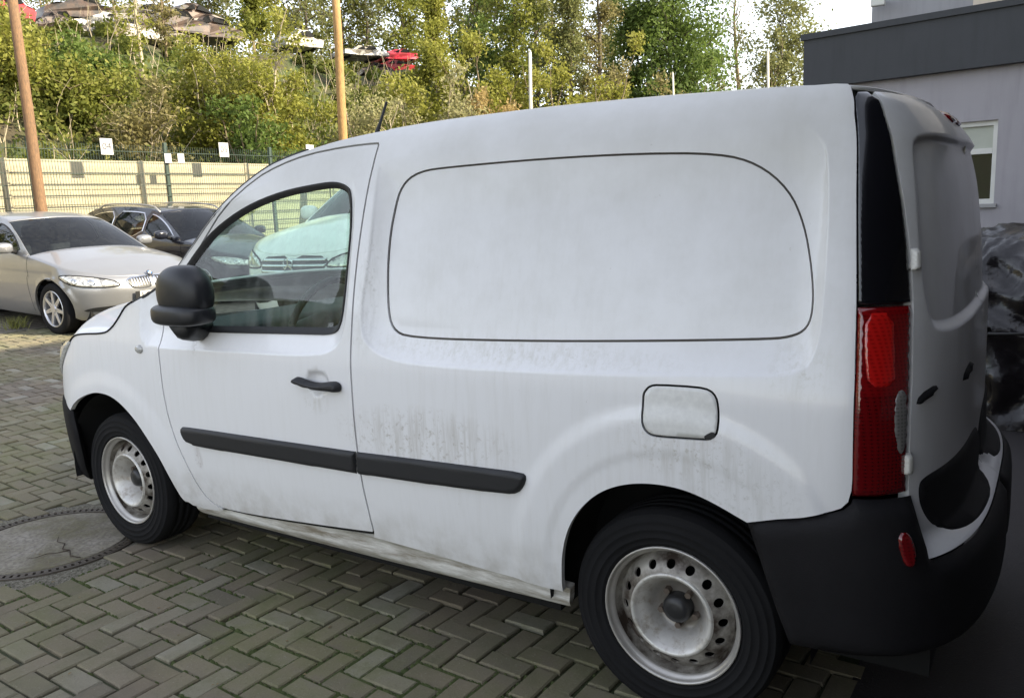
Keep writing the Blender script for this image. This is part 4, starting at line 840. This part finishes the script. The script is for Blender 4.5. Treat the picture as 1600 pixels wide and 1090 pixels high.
    for xa in (fa, ra):
        for s in (1, -1): alloy_wheel(root, xa, .885, s)
        bm = bmesh.new(); bmesh.ops.create_cone(bm, cap_ends=True, segments=24, radius1=.40, radius2=.40, depth=1.30)
        for v in bm.verts: v.co = Matrix.Rotation(math.pi/2, 3, 'X') @ v.co+Vector((xa, 0, .34))
        bmesh.ops.delete(bm, geom=[v for v in bm.verts if False], context='VERTS'); bmobj('wheel_well', bm, 'liner', root, True)
    return root
def sit(x): return gzf(x)
sl_ = float(gz(10.5)-gz(9.5))
BS = .95
bmw = car('silver_saloon', 'silver saloon with twin oval grille and alloy wheels parked at the left edge', (9.0+1.45*BS, -3.06, gzf(9.0)+1.45*BS*sl_-.012), math.pi, 'silver_paint', False, 'kidney', math.atan(sl_)*1.0)
bmw.scale = (BS, BS, BS)
sgn = box('windscreen_paper', (.72, -.50, .975), (.98, -.12, .979), 'paper', bmw)
def text_mesh(name, txt, size, mat, parent, loc, rot):
    cu = bpy.data.curves.new(name, 'FONT'); cu.body = txt; cu.size = size; cu.align_x = 'CENTER'; cu.align_y = 'CENTER'; cu.extrude = .001
    tmp = bpy.data.objects.new('tmp', cu); C.objects.link(tmp); dg = bpy.context.evaluated_depsgraph_get(); me = bpy.data.meshes.new_from_object(tmp.evaluated_get(dg)); bpy.data.objects.remove(tmp)
    o = link(name, me, mat, parent); o.rotation_euler = rot; o.location = loc; return o
pl = box('licence_plate', (2.250, -.26, .42), (2.262, .26, .53), 'sign_white', bmw, .003); text_mesh('plate_text', 'LG', .105, 'sign_ink', pl, (2.264, -.125, .475), (math.pi/2, 0, math.pi/2)); box('plate_band', (2.2625, -.275, .40), (2.266, -.215, .535), 'grille_dark', pl)
bm = bmesh.new(); bmesh.ops.create_cone(bm, cap_ends=True, segments=20, radius1=.041, radius2=.038, depth=.008); rd_ = bmobj('bonnet_badge', bm, 'sign_ink', bmw); rd_.location = (2.175, 0, .745); rd_.rotation_euler = (0, .75, 0)
for q in range(4):
    V = [(0, 0, .0052)]+[(.027*math.cos(t), .027*math.sin(t), .0052) for t in np.linspace(q*math.pi/2, (q+1)*math.pi/2, 7)]; mesh('badge_quarter', V, [(0, i, i+1) for i in range(1, 7)], 'sign_white' if q % 2 else 'badge_blue', rd_)
dark = car('dark_estate', 'dark blue estate car with roof rails parked behind the silver saloon', (11.05, -5.66, gzf(9.67)+1.45*.95*sl_-.012), math.pi, 'navy_paint', True, 'bars', math.atan(sl_))
dark.scale = (.95, .95, .95)
hd = math.radians(99)
wh = car('white_people_carrier', 'tall white car with barred grille seen through the side window of the van', (6.48, -5.73, gzf(6.3)), hd, 'white_paint', False, 'bars', 0)
wh.rotation_euler = (0, 0, hd); wh.scale = (1.1, 1.06, 1.36)
for ch in wh.children:
    if ch.name.startswith('wheel') and ch.type == 'EMPTY': ch.rotation_euler = (0, 0, ch.rotation_euler[2]); ch.scale = (1/1.1, 1/1.06, 1/1.36); ch.location.z = .322/1.36
bm = bmesh.new()
r = bmesh.ops.create_cone(bm, cap_ends=False, segments=24, radius1=.060, radius2=.060, depth=.012)
for k in range(3):
    bbox(bm, (-.006, 0, -.005), (.006, .058, .005), 0, Matrix.Rotation(2*math.pi*k/3, 4, 'Z'))
st = bmobj('grille_star', bm, 'chrome', wh); st.location = (2.262, 0, .635); st.rotation_euler = (math.pi/2, 0, math.pi/2)

# ------------------------------------------------------------------ sheeted heap between van and office
b = NB('black_sheeting'); n1 = b.noise(b.coord('Object'), 7, 4, .5); b.set(Base_Color=(.010, .008, .009), Roughness=.27, Coat_Weight=.15); b.bump(n1, .5, .04)
hp = empty('covered_heap', (-1.12, -3.75, 0), 0, 'heap under crumpled black plastic sheeting between van and office', 'tarpaulin')
V, F = [], []; NU, NV = 150, 70
WD = [(rng.normal(size=3), rng.uniform(0, 6), rng.uniform(4, 17)) for _ in range(14)]
def wr(x, y, z):
    q = np.array([x+.15*math.sin(4*z), y+.15*math.sin(5*x), z+.12*math.sin(4*y)]); return sum(.16/f*(1-2*abs(math.sin(f*float(d@q)/np.linalg.norm(d)+p)))for d, p, f in WD)
for j in range(NV+1):
    t = j/NV
    for i in range(NU):
        a = 2*math.pi*i/NU; e = .55; cx = math.copysign(abs(math.cos(a))**e, math.cos(a)); cy = math.copysign(abs(math.sin(a))**e, math.sin(a))
        ph = t*math.pi/2; rr = math.cos(ph)**.35 if t < 1 else 0; z = 1.2*math.sin(ph)**.9*(1+.05*math.cos(a*2)); x = 1.05*cx*rr*(1.06-.1*t); y = .85*cy*rr*(1.06-.1*t); d = wr(x, y, z)
        V.append((x*(1+d), y*(1+d), max(0, z*(1+d*.4))))
for j in range(NV):
    for i in range(NU): F.append((j*NU+i, j*NU+(i+1) % NU, (j+1)*NU+(i+1) % NU, (j+1)*NU+i))
mesh('sheeting', V, F, 'black_sheeting', hp, True)
tube('tie_rope', [(1.12*math.cos(t)*1.0, .92*math.sin(t), .62+.03*math.sin(5*t)) for t in np.linspace(0, 2*math.pi, 60)], .010, 'seal', hp, 6)
# ------------------------------------------------------------------ embankment
def bz(x, y):
    x = np.asarray(x, float); y = np.asarray(y, float); t = np.clip((x-14.3)/11.5, 0, 1)
    return .45+7.2*(t*.8+.2*sm(t))+sm((x-24.0)/2)*(.5*np.exp(-((y+22.5)/3.2)**2)-.55*sm((y+19.5)/3.5))+.35*np.sin(y*.31+x*.2)*t+.25*np.sin(y*.83+1)*t
b = NB('bank_soil'); n1 = b.noise(b.wpos(), .8, 5, .6); b.set(Base_Color=b.mix(b.ramp(n1, (.4, (0, 0, 0)), (.6, (1, 1, 1))), (.06, .048, .025), (.055, .075, .018)), Roughness=1); b.bump(b.noise(b.wpos(), 6, 5), 1, .1)
BX = np.r_[np.linspace(14.2, 27, 26), 34, 60, 140]; BY = np.r_[-140, -90, np.linspace(-70, 30, 80), 60]
V = [(x, y, float(bz(x, y))) for x in BX for y in BY]; m = len(BY); F = [(i*m+j, (i+1)*m+j, (i+1)*m+j+1, i*m+j+1) for i in range(len(BX)-1) for j in range(m-1)]
tag(mesh('embankment', V, F, 'bank_soil', None, True), kind='structure')
def leafmat(name, a, c, d, tr=.45):
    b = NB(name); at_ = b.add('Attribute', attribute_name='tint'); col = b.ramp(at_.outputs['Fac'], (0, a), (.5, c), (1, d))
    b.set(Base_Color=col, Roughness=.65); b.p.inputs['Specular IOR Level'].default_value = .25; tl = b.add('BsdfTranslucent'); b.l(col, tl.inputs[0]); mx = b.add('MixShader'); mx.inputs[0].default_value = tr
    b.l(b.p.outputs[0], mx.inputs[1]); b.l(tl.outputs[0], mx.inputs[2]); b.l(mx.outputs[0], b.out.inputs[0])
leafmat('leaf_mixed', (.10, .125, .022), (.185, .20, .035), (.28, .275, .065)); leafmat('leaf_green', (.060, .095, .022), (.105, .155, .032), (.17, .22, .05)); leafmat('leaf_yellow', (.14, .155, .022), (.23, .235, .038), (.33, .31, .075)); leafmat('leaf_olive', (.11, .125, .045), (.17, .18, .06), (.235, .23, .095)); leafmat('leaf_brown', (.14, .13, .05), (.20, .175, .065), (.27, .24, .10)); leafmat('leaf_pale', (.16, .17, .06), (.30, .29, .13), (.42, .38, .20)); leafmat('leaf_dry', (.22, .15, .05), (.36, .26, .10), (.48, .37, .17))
leafmat('leaf_cover', (.07, .10, .02), (.155, .175, .035), (.28, .26, .08)); simple('bark_pale', (.36, .30, .20), .9, 0, .3, 8); simple('bark_dark', (.085, .068, .048), .9, 0, .3, 8); simple('bark_mid', (.19, .145, .085), .9, 0, .3, 8)
def leaves(name, Cn, size, mat, parent, tint, flat=.0, aspect=.55):
    n = len(Cn); d = rng.normal(size=(n, 3)); d[:, 2] *= 1-flat; d /= np.linalg.norm(d, axis=1)[:, None]; e = rng.normal(size=(n, 3)); e -= d*(e*d).sum(1)[:, None]; e /= np.linalg.norm(e, axis=1)[:, None]
    s = size*rng.uniform(.6, 1.35, n)[:, None] if np.isscalar(size) else (size*rng.uniform(.6, 1.35, n))[:, None]
    nr = np.cross(d, e); V = np.stack([Cn-d*s*.5, Cn+e*s*aspect*.5+nr*s*.08, Cn+d*s*.5, Cn-e*s*aspect*.5+nr*s*.08], 1).reshape(-1, 3)
    me = bpy.data.meshes.new(name); me.vertices.add(4*n); me.vertices.foreach_set('co', V.ravel()); me.loops.add(4*n); me.loops.foreach_set('vertex_index', np.arange(4*n)); me.polygons.add(n); me.polygons.foreach_set('loop_start', np.arange(0, 4*n, 4)); me.polygons.foreach_set('loop_total', np.full(n, 4)); me.update(calc_edges=True)
    a = me.attributes.new('tint', 'FLOAT', 'POINT'); a.data.foreach_set('value', np.repeat(np.clip(tint, 0, 1), 4)); return link(name, me, mat, parent)
def limbs(name, SG, mat, parent):
    """tapered square-section limbs from segments (p0, p1, r0, r1)"""
    SG = np.array(SG, float); n = len(SG); p0, p1, r0, r1 = SG[:, :3], SG[:, 3:6], SG[:, 6], SG[:, 7]; d = p1-p0; d /= np.linalg.norm(d, axis=1)[:, None]+1e-9
    ref = np.where(np.abs(d[:, 2:3]) < .9, [[0, 0, 1.]], [[1., 0, 0]]); a = np.cross(d, ref); a /= np.linalg.norm(a, axis=1)[:, None]; c = np.cross(d, a); V = []
    for p, r in ((p0, r0), (p1, r1)):
        for k in range(5): t = 2*math.pi*k/5; V.append(p+(a*math.cos(t)+c*math.sin(t))*r[:, None])
    V = np.stack(V, 1).reshape(-1, 3); base = np.arange(n)*10; F = []
    for k in range(5): F.append(np.stack([base+k, base+(k+1) % 5, base+5+(k+1) % 5, base+5+k], 1))
    F = np.concatenate(F); me = bpy.data.meshes.new(name); me.vertices.add(len(V)); me.vertices.foreach_set('co', V.ravel()); me.loops.add(4*len(F)); me.loops.foreach_set('vertex_index', F.ravel()); me.polygons.add(len(F)); me.polygons.foreach_set('loop_start', np.arange(0, 4*len(F), 4)); me.polygons.foreach_set('loop_total', np.full(len(F), 4)); me.update(calc_edges=True)
    return link(name, me, mat, parent, True)
def grow(h, spread, shape, n1, n2, lean=0.0, droop=0.0, stems=1, r0=None, wig=.06, up=.9, t0=.18):
    """returns limb segments and leaf anchor points of one tree of height h"""
    SG, A = [], []
    for s in range(stems):
        la = rng.uniform(0, 6.28); ln = (lean if stems == 1 else rng.uniform(.08, .35))*h; p = np.array([rng.normal(0, .12*(stems > 1)), rng.normal(0, .12*(stems > 1)), 0.]); N = 10; hh = h*(1 if s == 0 else rng.uniform(.6, 1)); pts = [p]
        for k in range(1, N+1):
            t = k/N; pts.append(np.array([math.cos(la)*ln*t**1.3, math.sin(la)*ln*t**1.3, hh*t])+p*(1-t)+rng.normal(0, wig*h*.12, 3)*[1, 1, 0])
        R = (r0 or .016*h)*(1 if stems == 1 else .6); rad = [R*(1-t)**.8+.008 for t in np.linspace(0, 1, N+1)]
        for k in range(N): SG.append([*pts[k], *pts[k+1], rad[k], rad[k+1]])
        for q in range(n1 if stems == 1 else max(4, n1//stems)):
            t = t0+(1-t0)*(q+rng.random())/(n1 if stems == 1 else max(4, n1//stems)); t = min(t, .985); k = int(t*N); f = t*N-k; b0 = pts[k]*(1-f)+pts[min(k+1, N)]*f; az = rng.uniform(0, 6.28)
            L = spread*shape(t)*rng.uniform(.65, 1.15); el = up*(.4+.6*t)*rng.uniform(.6, 1.2); d = np.array([math.cos(az)*math.cos(el), math.sin(az)*math.cos(el), math.sin(el)]); M = 5; bp_ = [b0]
            for j in range(1, M+1):
                d = d+rng.normal(0, .16, 3)+np.array([0, 0, -droop*j/M]); d /= np.linalg.norm(d); bp_.append(bp_[-1]+d*L/M)
            br_ = max(.010, rad[k]*.42)
            for j in range(M): SG.append([*bp_[j], *bp_[j+1], br_*(1-j/M)+.005, br_*(1-(j+1)/M)+.005])
            for w in range(n2):
                j = rng.uniform(.25, 1); k2 = min(int(j*M), M-1); f2 = j*M-k2; c0 = bp_[k2]*(1-f2)+bp_[k2+1]*f2; dd = rng.normal(size=3); dd[2] = abs(dd[2])*.6-droop; dd /= np.linalg.norm(dd); l2 = L*rng.uniform(.2, .45); c1 = c0+dd*l2*.5; c2 = c1+(dd+np.array([0, 0, -droop*.8])+rng.normal(0, .2, 3))*l2*.5
                SG.append([*c0, *c1, .008, .006]); SG.append([*c1, *c2, .006, .004])
                for z in (.35, .7, 1.0): A.append(c0+(c1-c0)*2*z if z < .5 else c1+(c2-c1)*(z-.5)*2)
            A.append(bp_[-1])
    return SG, np.array(A)
def plant_tree(px, ytop, d, spread_px, label, leafm, barkm, dens, lsize, shape, n1, n2, name='tree', cat='tree', group=None, **kw):
    p = at(px, 250, d); base = float(bz(p.x, p.y)) if p.x > 14.2 else gzf(p.x); top = at(px, ytop, d).z; h = max(1.2, top-base); spread = spread_px*d/FPX*.5
    root = empty(name, (p.x, p.y, base-.05), 0, label, cat, group); SG, A = grow(h, spread, shape, n1, n2, **kw); limbs('trunk', SG, barkm, root)
    dens = int(dens*1.3)
    if dens:
        n = len(A); k = rng.integers(0, n, dens); sg = spread*.085+.05; cl = rng.random(n); Cn = A[k]+rng.normal(0, sg, (dens, 3))
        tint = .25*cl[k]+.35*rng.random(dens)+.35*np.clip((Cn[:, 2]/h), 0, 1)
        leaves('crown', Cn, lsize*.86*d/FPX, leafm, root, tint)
    return root
S_round = lambda t: math.sin(math.pi*min(1, max(0, (t-.05)))**.8)**.6+.15
S_cone = lambda t: 1.05-.85*t
S_birch = lambda t: .35+.65*math.sin(math.pi*t)
S_vase = lambda t: .5+.5*t
# (px, y of top, depth, spread px, label, leaf, bark, leaves, leaf px, shape, n1, n2, options)
TREES = [
 (95, -40, 33, 150, 'grey-brown thin tree above the crushed white car at top left', 'leaf_olive', 'bark_mid', 900, 6, S_vase, 26, 5, dict(up=1.0)),
 (25, 70, 21, 120, 'dark leafy tree behind the leaning timber pole', 'leaf_mixed', 'bark_mid', 7000, 8, S_round, 30, 5, {}),
 (205, -30, 26, 70, 'leafless pale sapling left of the twin bare stems', 'leaf_yellow', 'bark_pale', 500, 6, S_vase, 18, 5, dict(up=1.2, r0=.05)),
 (238, -60, 25, 80, 'tall bare pale sapling with forked upright twigs', 'leaf_yellow', 'bark_pale', 700, 6, S_vase, 20, 5, dict(up=1.25, r0=.055)),
 (278, -20, 27, 70, 'thin bare sapling with reddish twigs before the dark wreck pile', 'leaf_brown', 'bark_mid', 1100, 6, S_vase, 20, 5, dict(up=1.2, r0=.045)),
 (400, 30, 22, 140, 'spreading yellow-green willow bush left of the orange pole', 'leaf_yellow', 'bark_pale', 6500, 7, S_round, 30, 6, dict(stems=5, up=1.0)),
 (412, -60, 36, 90, 'slim tall green tree rising behind the willow bush', 'leaf_mixed', 'bark_mid', 4200, 7, S_cone, 34, 5, {}),
 (495, -70, 38, 120, 'weeping birch with thin hanging twigs left of the orange pole', 'leaf_olive', 'bark_dark', 3600, 6, S_birch, 34, 6, dict(droop=.8, up=.9)),
 (588, -60, 46, 120, 'weeping birch with sparse crown above the red wrecks', 'leaf_olive', 'bark_dark', 3600, 6, S_birch, 34, 6, dict(droop=.9, up=.9)),
 (690, -50, 33, 95, 'tall conical yellow-green birch beside the red wrecks', 'leaf_yellow', 'bark_pale', 9500, 6, S_cone, 46, 6, dict(droop=.5)),
 (728, -60, 40, 90, 'cluster of thin dark stems with few leaves right of the conical birch', 'leaf_mixed', 'bark_dark', 1500, 6, S_vase, 26, 5, dict(stems=4, up=1.2)),
 (785, -60, 38, 120, 'bright green leafy tree with open crown above the slim mast', 'leaf_green', 'bark_dark', 4800, 7, S_birch, 30, 5, dict(stems=2, up=1.0)),
 (845, -60, 42, 90, 'thin dark-stemmed tree between the bright tree and the brown birch', 'leaf_olive', 'bark_dark', 2500, 6, S_birch, 26, 5, dict(up=1.1)),
 (895, -50, 36, 130, 'brownish-green drooping birch left of the dark slender trunk', 'leaf_olive', 'bark_mid', 8500, 6, S_cone, 44, 6, dict(droop=.7)),
 (940, -60, 37, 80, 'slender dark trunk with reddish-brown young leaves', 'leaf_brown', 'bark_dark', 3200, 6, S_birch, 30, 5, dict(up=.9)),
 (1052, -28, 40, 190, 'large round dense green tree behind the van roof', 'leaf_green', 'bark_dark', 20000, 7, S_round, 60, 7, dict(up=.8)),
 (1000, 40, 41, 110, 'smaller dense green tree touching the large round one on its left', 'leaf_green', 'bark_dark', 7000, 7, S_round, 34, 6, dict(up=.8)),
 (1148, -40, 50, 90, 'bare grey tree with fine twigs right of the round green tree', 'leaf_brown', 'bark_mid', 900, 5, S_vase, 34, 6, dict(up=1.1)),
 (1165, 70, 44, 80, 'low olive bushy tree at the foot of the bare grey tree', 'leaf_olive', 'bark_mid', 3800, 6, S_round, 26, 5, dict(stems=3)),
 (1218, 22, 46, 170, 'olive tree with dark curved boughs beside the office', 'leaf_olive', 'bark_dark', 9000, 6, S_round, 44, 7, dict(up=.75)),
 (350, -40, 40, 110, 'hazy grey-green birch in the back row above the black wreck', 'leaf_olive', 'bark_mid', 5200, 6, S_birch, 36, 6, dict(droop=.5)),
 (450, -50, 44, 110, 'pale leafy birch in the back row above the small white car', 'leaf_yellow', 'bark_pale', 5600, 6, S_birch, 36, 6, dict(droop=.5)),
 (548, -60, 46, 120, 'yellow-green weeping birch just right of the orange pole', 'leaf_yellow', 'bark_dark', 6000, 6, S_birch, 38, 6, dict(droop=.8)),
 (640, -60, 48, 110, 'tall leafy birch in the back row above the red stack', 'leaf_mixed', 'bark_dark', 6500, 6, S_birch, 38, 6, dict(droop=.6)),
 (755, -70, 50, 120, 'grey-green birch in the back row left of the slim mast', 'leaf_olive', 'bark_dark', 6000, 6, S_birch, 36, 6, dict(droop=.5)),
 (815, -60, 36, 100, 'fresh green birch directly behind the slim mast', 'leaf_mixed', 'bark_dark', 6500, 6, S_birch, 36, 6, dict(droop=.4)),
 (870, -60, 50, 110, 'tall yellowish birch in the back row right of the slim mast', 'leaf_yellow', 'bark_mid', 6500, 6, S_birch, 36, 6, dict(droop=.6)),
 (960, -20, 46, 110, 'olive birch left of the large round green tree', 'leaf_olive', 'bark_dark', 6000, 6, S_birch, 34, 6, dict(droop=.5)),
 (160, -60, 38, 110, 'sparse grey birch above the crushed cars at upper left', 'leaf_olive', 'bark_mid', 2600, 6, S_birch, 32, 6, dict(droop=.4)),
 (45, -60, 36, 120, 'olive tree at the top left corner behind the leaning pole', 'leaf_olive', 'bark_mid', 4200, 6, S_birch, 32, 6, dict(droop=.3)),
 (1262, 75, 52, 70, 'thin greenish tree half hidden by the office corner', 'leaf_olive', 'bark_mid', 2000, 5, S_round, 20, 5, {}),
]
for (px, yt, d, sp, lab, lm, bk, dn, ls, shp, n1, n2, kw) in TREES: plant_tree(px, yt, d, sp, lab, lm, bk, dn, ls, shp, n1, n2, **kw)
SHRUBS = [
 (40, 110, 20, 150, 'bright yellow-green shrub at the far left above the fence', 'leaf_yellow', 'bark_mid', 5200, 9, {}),
 (150, 130, 20.5, 150, 'broad green shrub above the fence plate reading 04', 'leaf_mixed', 'bark_mid', 5200, 9, {}),
 (130, 108, 21.5, 130, 'dark green ivy-clad shrub below the crushed white car', 'leaf_green', 'bark_mid', 4500, 8, {}),
 (235, 150, 20, 130, 'straw-coloured twiggy shrub behind the middle fence post', 'leaf_brown', 'bark_pale', 2600, 8, {}),
 (330, 110, 22, 130, 'yellowish shrub with upright pale shoots above the plate reading 05', 'leaf_yellow', 'bark_pale', 4200, 8, {}),
 (395, 150, 20.5, 110, 'dark green shrub low behind the fence left of the orange pole', 'leaf_green', 'bark_mid', 4000, 8, {}),
 (455, 120, 22, 120, 'glossy yellow-green shrub just left of the orange pole', 'leaf_yellow', 'bark_pale', 4500, 8, {}),
 (575, 145, 24, 110, 'pale-leaved tall weedy shrub right of the orange pole', 'leaf_pale', 'bark_pale', 3000, 7, {}),
 (640, 142, 27, 100, 'light green shrub under the red wrecks', 'leaf_yellow', 'bark_pale', 4000, 7, {}),
 (700, 140, 27, 110, 'pale shrub above the middle of the van roof', 'leaf_pale', 'bark_pale', 2800, 7, {}),
 (745, 65, 30, 110, 'round yellow-green shrub left of the slim mast', 'leaf_yellow', 'bark_mid', 5200, 7, {}),
 (768, 125, 28, 90, 'dry straw-coloured tall weeds left of the slim mast', 'leaf_dry', 'bark_pale', 2200, 7, {}),
 (860, 95, 31, 120, 'feathery light green shrub right of the slim mast', 'leaf_yellow', 'bark_mid', 5200, 7, {}),
 (925, 100, 33, 110, 'yellow-green shrub under the brown-leaved slender tree', 'leaf_yellow', 'bark_mid', 4500, 7, {}),
 (990, 95, 34, 90, 'orange-tinged shrub at the foot of the round green tree', 'leaf_brown', 'bark_mid', 3200, 7, {}),
 (1080, 105, 38, 160, 'low green shrub right under the round tree', 'leaf_green', 'bark_mid', 4500, 7, {}),
]
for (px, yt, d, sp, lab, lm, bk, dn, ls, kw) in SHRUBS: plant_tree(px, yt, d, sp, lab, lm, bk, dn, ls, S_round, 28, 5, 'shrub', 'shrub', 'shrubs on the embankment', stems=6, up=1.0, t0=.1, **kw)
# ground cover over the whole bank
K = 1500; cx = 14.4+11.0*rng.random(K)**1.15; cy = rng.uniform(-62, 10, K); cz = bz(cx, cy); cr_ = rng.uniform(.35, 1.0, K)*np.where(cx > 22.5, .5, 1); per = 120
Cn = np.repeat(np.c_[cx, cy, cz], per, 0); dd = rng.normal(size=(K*per, 3)); dd /= np.linalg.norm(dd, axis=1)[:, None]; dd[:, 2] = np.abs(dd[:, 2])*1.3; R_ = np.repeat(cr_, per)[:, None]; Cn = Cn+dd*R_*rng.uniform(.5, 1.05, (K*per, 1))
hue = rng.random(K); dist = np.linalg.norm(Cn-np.array(CAM), axis=1)
gc = leaves('ground_cover', Cn, .0065*dist, 'leaf_cover', None, .55*np.repeat(hue, per)+.45*rng.random(K*per)); tag(gc, 'tangled low green and straw undergrowth covering the embankment', 'undergrowth', None, 'stuff')
SG = []
for k in range(1500):
    x, y = rng.uniform(14.3, 25), rng.uniform(-50, 9); z = float(bz(x, y)); d = np.array([rng.normal(0, .3), rng.normal(0, .3), 1.]); L = rng.uniform(.6, 1.9); p = np.array([x, y, z])
    for j in range(4): d = d+rng.normal(0, .12, 3); d /= np.linalg.norm(d); q = p+d*L/4; SG.append([*p, *q, .011*(1-j/4)+.004, .011*(1-(j+1)/4)+.003]); p = q
tag(limbs('dry_stalks', SG, 'bark_pale', None), 'thin pale dry stalks standing among the undergrowth', 'stalks', None, 'stuff')
# grass along the fence foot and by the silver car
def tuft(p, n, hgt, label):
    V, F = [], []; e = empty('grass_tuft', p, 0, label, 'grass')
    for k in range(n):
        a = rng.uniform(0, 6.28); r = abs(rng.normal(0, .10)); x, y = r*math.cos(a), r*math.sin(a); h = hgt*rng.uniform(.5, 1); lx, ly = rng.normal(0, .09, 2); w = .006; n0 = len(V); V += [(x-w, y, 0), (x+w, y, 0), (x+lx*.4+w*.7, y+ly*.4, h*.6), (x+lx*.4-w*.7, y+ly*.4, h*.6), (x+lx, y+ly, h)]; F += [(n0, n0+1, n0+2, n0+3), (n0+3, n0+2, n0+4)]
    o = mesh('blades', V, F, 'leaf_grass', e)
simple('leaf_grass', (.16, .17, .03), .8, 0, .3)
tuft((at(22, 497, 10.2).x, at(22, 497, 10.2).y, gzf(at(22, 497, 10.2).x)), 90, .17, 'small grass tuft beside the silver saloon at the left edge')

# ------------------------------------------------------------------ crushed cars on top of the bank
def rust(name, a, c): 
    b = NB(name); n1 = b.noise(b.coord('Object'), 2.2, 5, .65); b.set(Base_Color=b.mix(b.ramp(n1, (.42, (0, 0, 0)), (.58, (1, 1, 1))), a, c), Roughness=.5, Metallic=.2)
rust('wreck_white', (.50, .49, .46), (.16, .14, .11)); rust('wreck_red', (.46, .018, .025), (.16, .02, .02)); rust('wreck_pink', (.62, .04, .08), (.30, .03, .04)); rust('wreck_dark', (.030, .028, .028), (.085, .055, .04)); rust('wreck_grey', (.20, .195, .185), (.07, .06, .05))
def wreck(px, py, d, w_px, hgt, mat, label, rz=0.0):
    vv = f_+r_*((px-800)/FPX)+u_*((545-py)/FPX); d = (XW+(d-30)*.25-CAM[0])/vv.x; p = at(px, py, d); s = w_px*d/FPX; e = empty('crushed_car', (p.x, p.y, p.z-hgt*.5), rz, label, 'wreck', 'crushed cars piled on the embankment'); L, Wd = s, 1.7; ph = rng.uniform(0, 6, 6)
    def cr(v): return Vector((v[0]+.05*math.sin(7*v[2]+ph[0]+3*v[1]), v[1]+.06*math.sin(5*v[0]+ph[1])+.03*math.sin(13*v[0]+ph[4]), v[2]*(1+.06*math.sin(3.2*v[0]+ph[2])+.05*math.sin(9*v[0]+ph[3]))))
    prof = [(-.5, .18), (-.5, .52), (-.44, .60), (-.28, .66), (-.14, .95), (.12, 1.0), (.26, .68), (.42, .60), (.5, .48), (.5, .18)]; V, F = [], []; NY = 9
    pr = []
    for (a, c), (a2, c2) in zip(prof, prof[1:]+prof[:1]):
        for k in range(3): t = k/3; pr.append((a+(a2-a)*t, c+(c2-c)*t))
    n = len(pr)
    for j in range(NY):
        y = (j/(NY-1)-.5)*Wd
        for a, c in pr:
            nar = 1-.12*max(0, (c-.6)/.4); V.append(cr((a*L, y*nar, c*hgt)))
    for j in range(NY-1):
        for i in range(n): F.append((j*n+i, j*n+(i+1) % n, (j+1)*n+(i+1) % n, (j+1)*n+i))
    F.append(tuple(range(n))[::-1]); F.append(tuple((NY-1)*n+i for i in range(n))); mesh('shell', V, F, mat, e)
    for sx_ in (-.24, .19):
        q = [(-.13, .70), (.11, .70), (.06, .92), (-.08, .92)] if sx_ < 0 else [(-.09, .70), (.05, .70), (-.04, .92), (-.09, .92)]
        for sd_ in (-1, 1):
            V = [tuple(cr(((sx_*.55+a)*L, sd_*(Wd*.5*.97+.0), c*hgt))+Vector((0, sd_*.03, 0))) for a, c in q]; V += [(x, y-sd_*.05, z) for x, y, z in V]; mesh('window_hole', V, [(0, 1, 2, 3), (4, 5, 6, 7), (0, 1, 5, 4), (1, 2, 6, 5), (2, 3, 7, 6), (3, 0, 4, 7)], 'dark_gap', e)
    for sx_ in (-.33, .31):
        V, F = tube_data([(sx_*L, -Wd*.46, .2*hgt), (sx_*L+.1, -Wd*.2, .12*hgt), (sx_*L-.05, Wd*.2, .16*hgt), (sx_*L+.05, Wd*.46, .22*hgt)], [.10, .06, .07, .10], 7); mesh('axle', V, F, 'rubber', e)
XW = 26.2
wreck(165, 48, 29.5, 150, .85, 'wreck_white', 'crushed white car lying on the pile at upper left', 1.45)
wreck(125, 68, 28.8, 95, .7, 'wreck_grey', 'flattened grey car under the crushed white one', 1.5)
wreck(115, 22, 31, 100, .8, 'wreck_dark', 'dark wreck stacked behind the crushed white car', 1.3)
wreck(255, 40, 31, 120, 1.0, 'wreck_dark', 'dark rusty wreck on the pile right of the crushed white car', 1.35)
wreck(320, 52, 31.5, 100, .9, 'wreck_dark', 'black wreck at the right end of the upper left pile', 1.2)
wreck(5, 25, 28, 60, 1.0, 'wreck_red', 'red and dark wreck at the upper left edge beside the leaning pole', 1.4)
wreck(462, 67, 34, 60, .9, 'wreck_white', 'small white car between the weeping birch and the willow bush', 1.3)
wreck(560, 85, 36, 75, .55, 'wreck_white', 'pale flattened car just right of the orange pole', 1.2)
wreck(618, 90, 35.0, 62, .62, 'wreck_pink', 'pinkish red crushed car on top of the red stack', 1.0)
wreck(612, 108, 34.8, 66, .62, 'wreck_red', 'bright red crushed car in the middle of the red stack', .9)
wreck(600, 124, 34.6, 60, .6, 'wreck_grey', 'grey crushed car at the bottom of the red stack', 1.1)
wreck(205, 30, 33, 120, .8, 'wreck_grey', 'grey crushed car on the back row above the white one', 1.3)
wreck(285, 30, 33, 110, .8, 'wreck_dark', 'brown-black crushed car on the back row above the rusty wreck', 1.5)
wreck(75, 45, 30, 80, .8, 'wreck_dark', 'dark crushed car between the leaning pole and the white wreck', 1.4)
wreck(225, 58, 29, 110, .7, 'wreck_dark', 'flattened dark car at the front foot of the upper left pile', 1.45)
wreck(585, 112, 36, 50, .6, 'wreck_dark', 'small dark crushed car left of the red stack', 1.0)
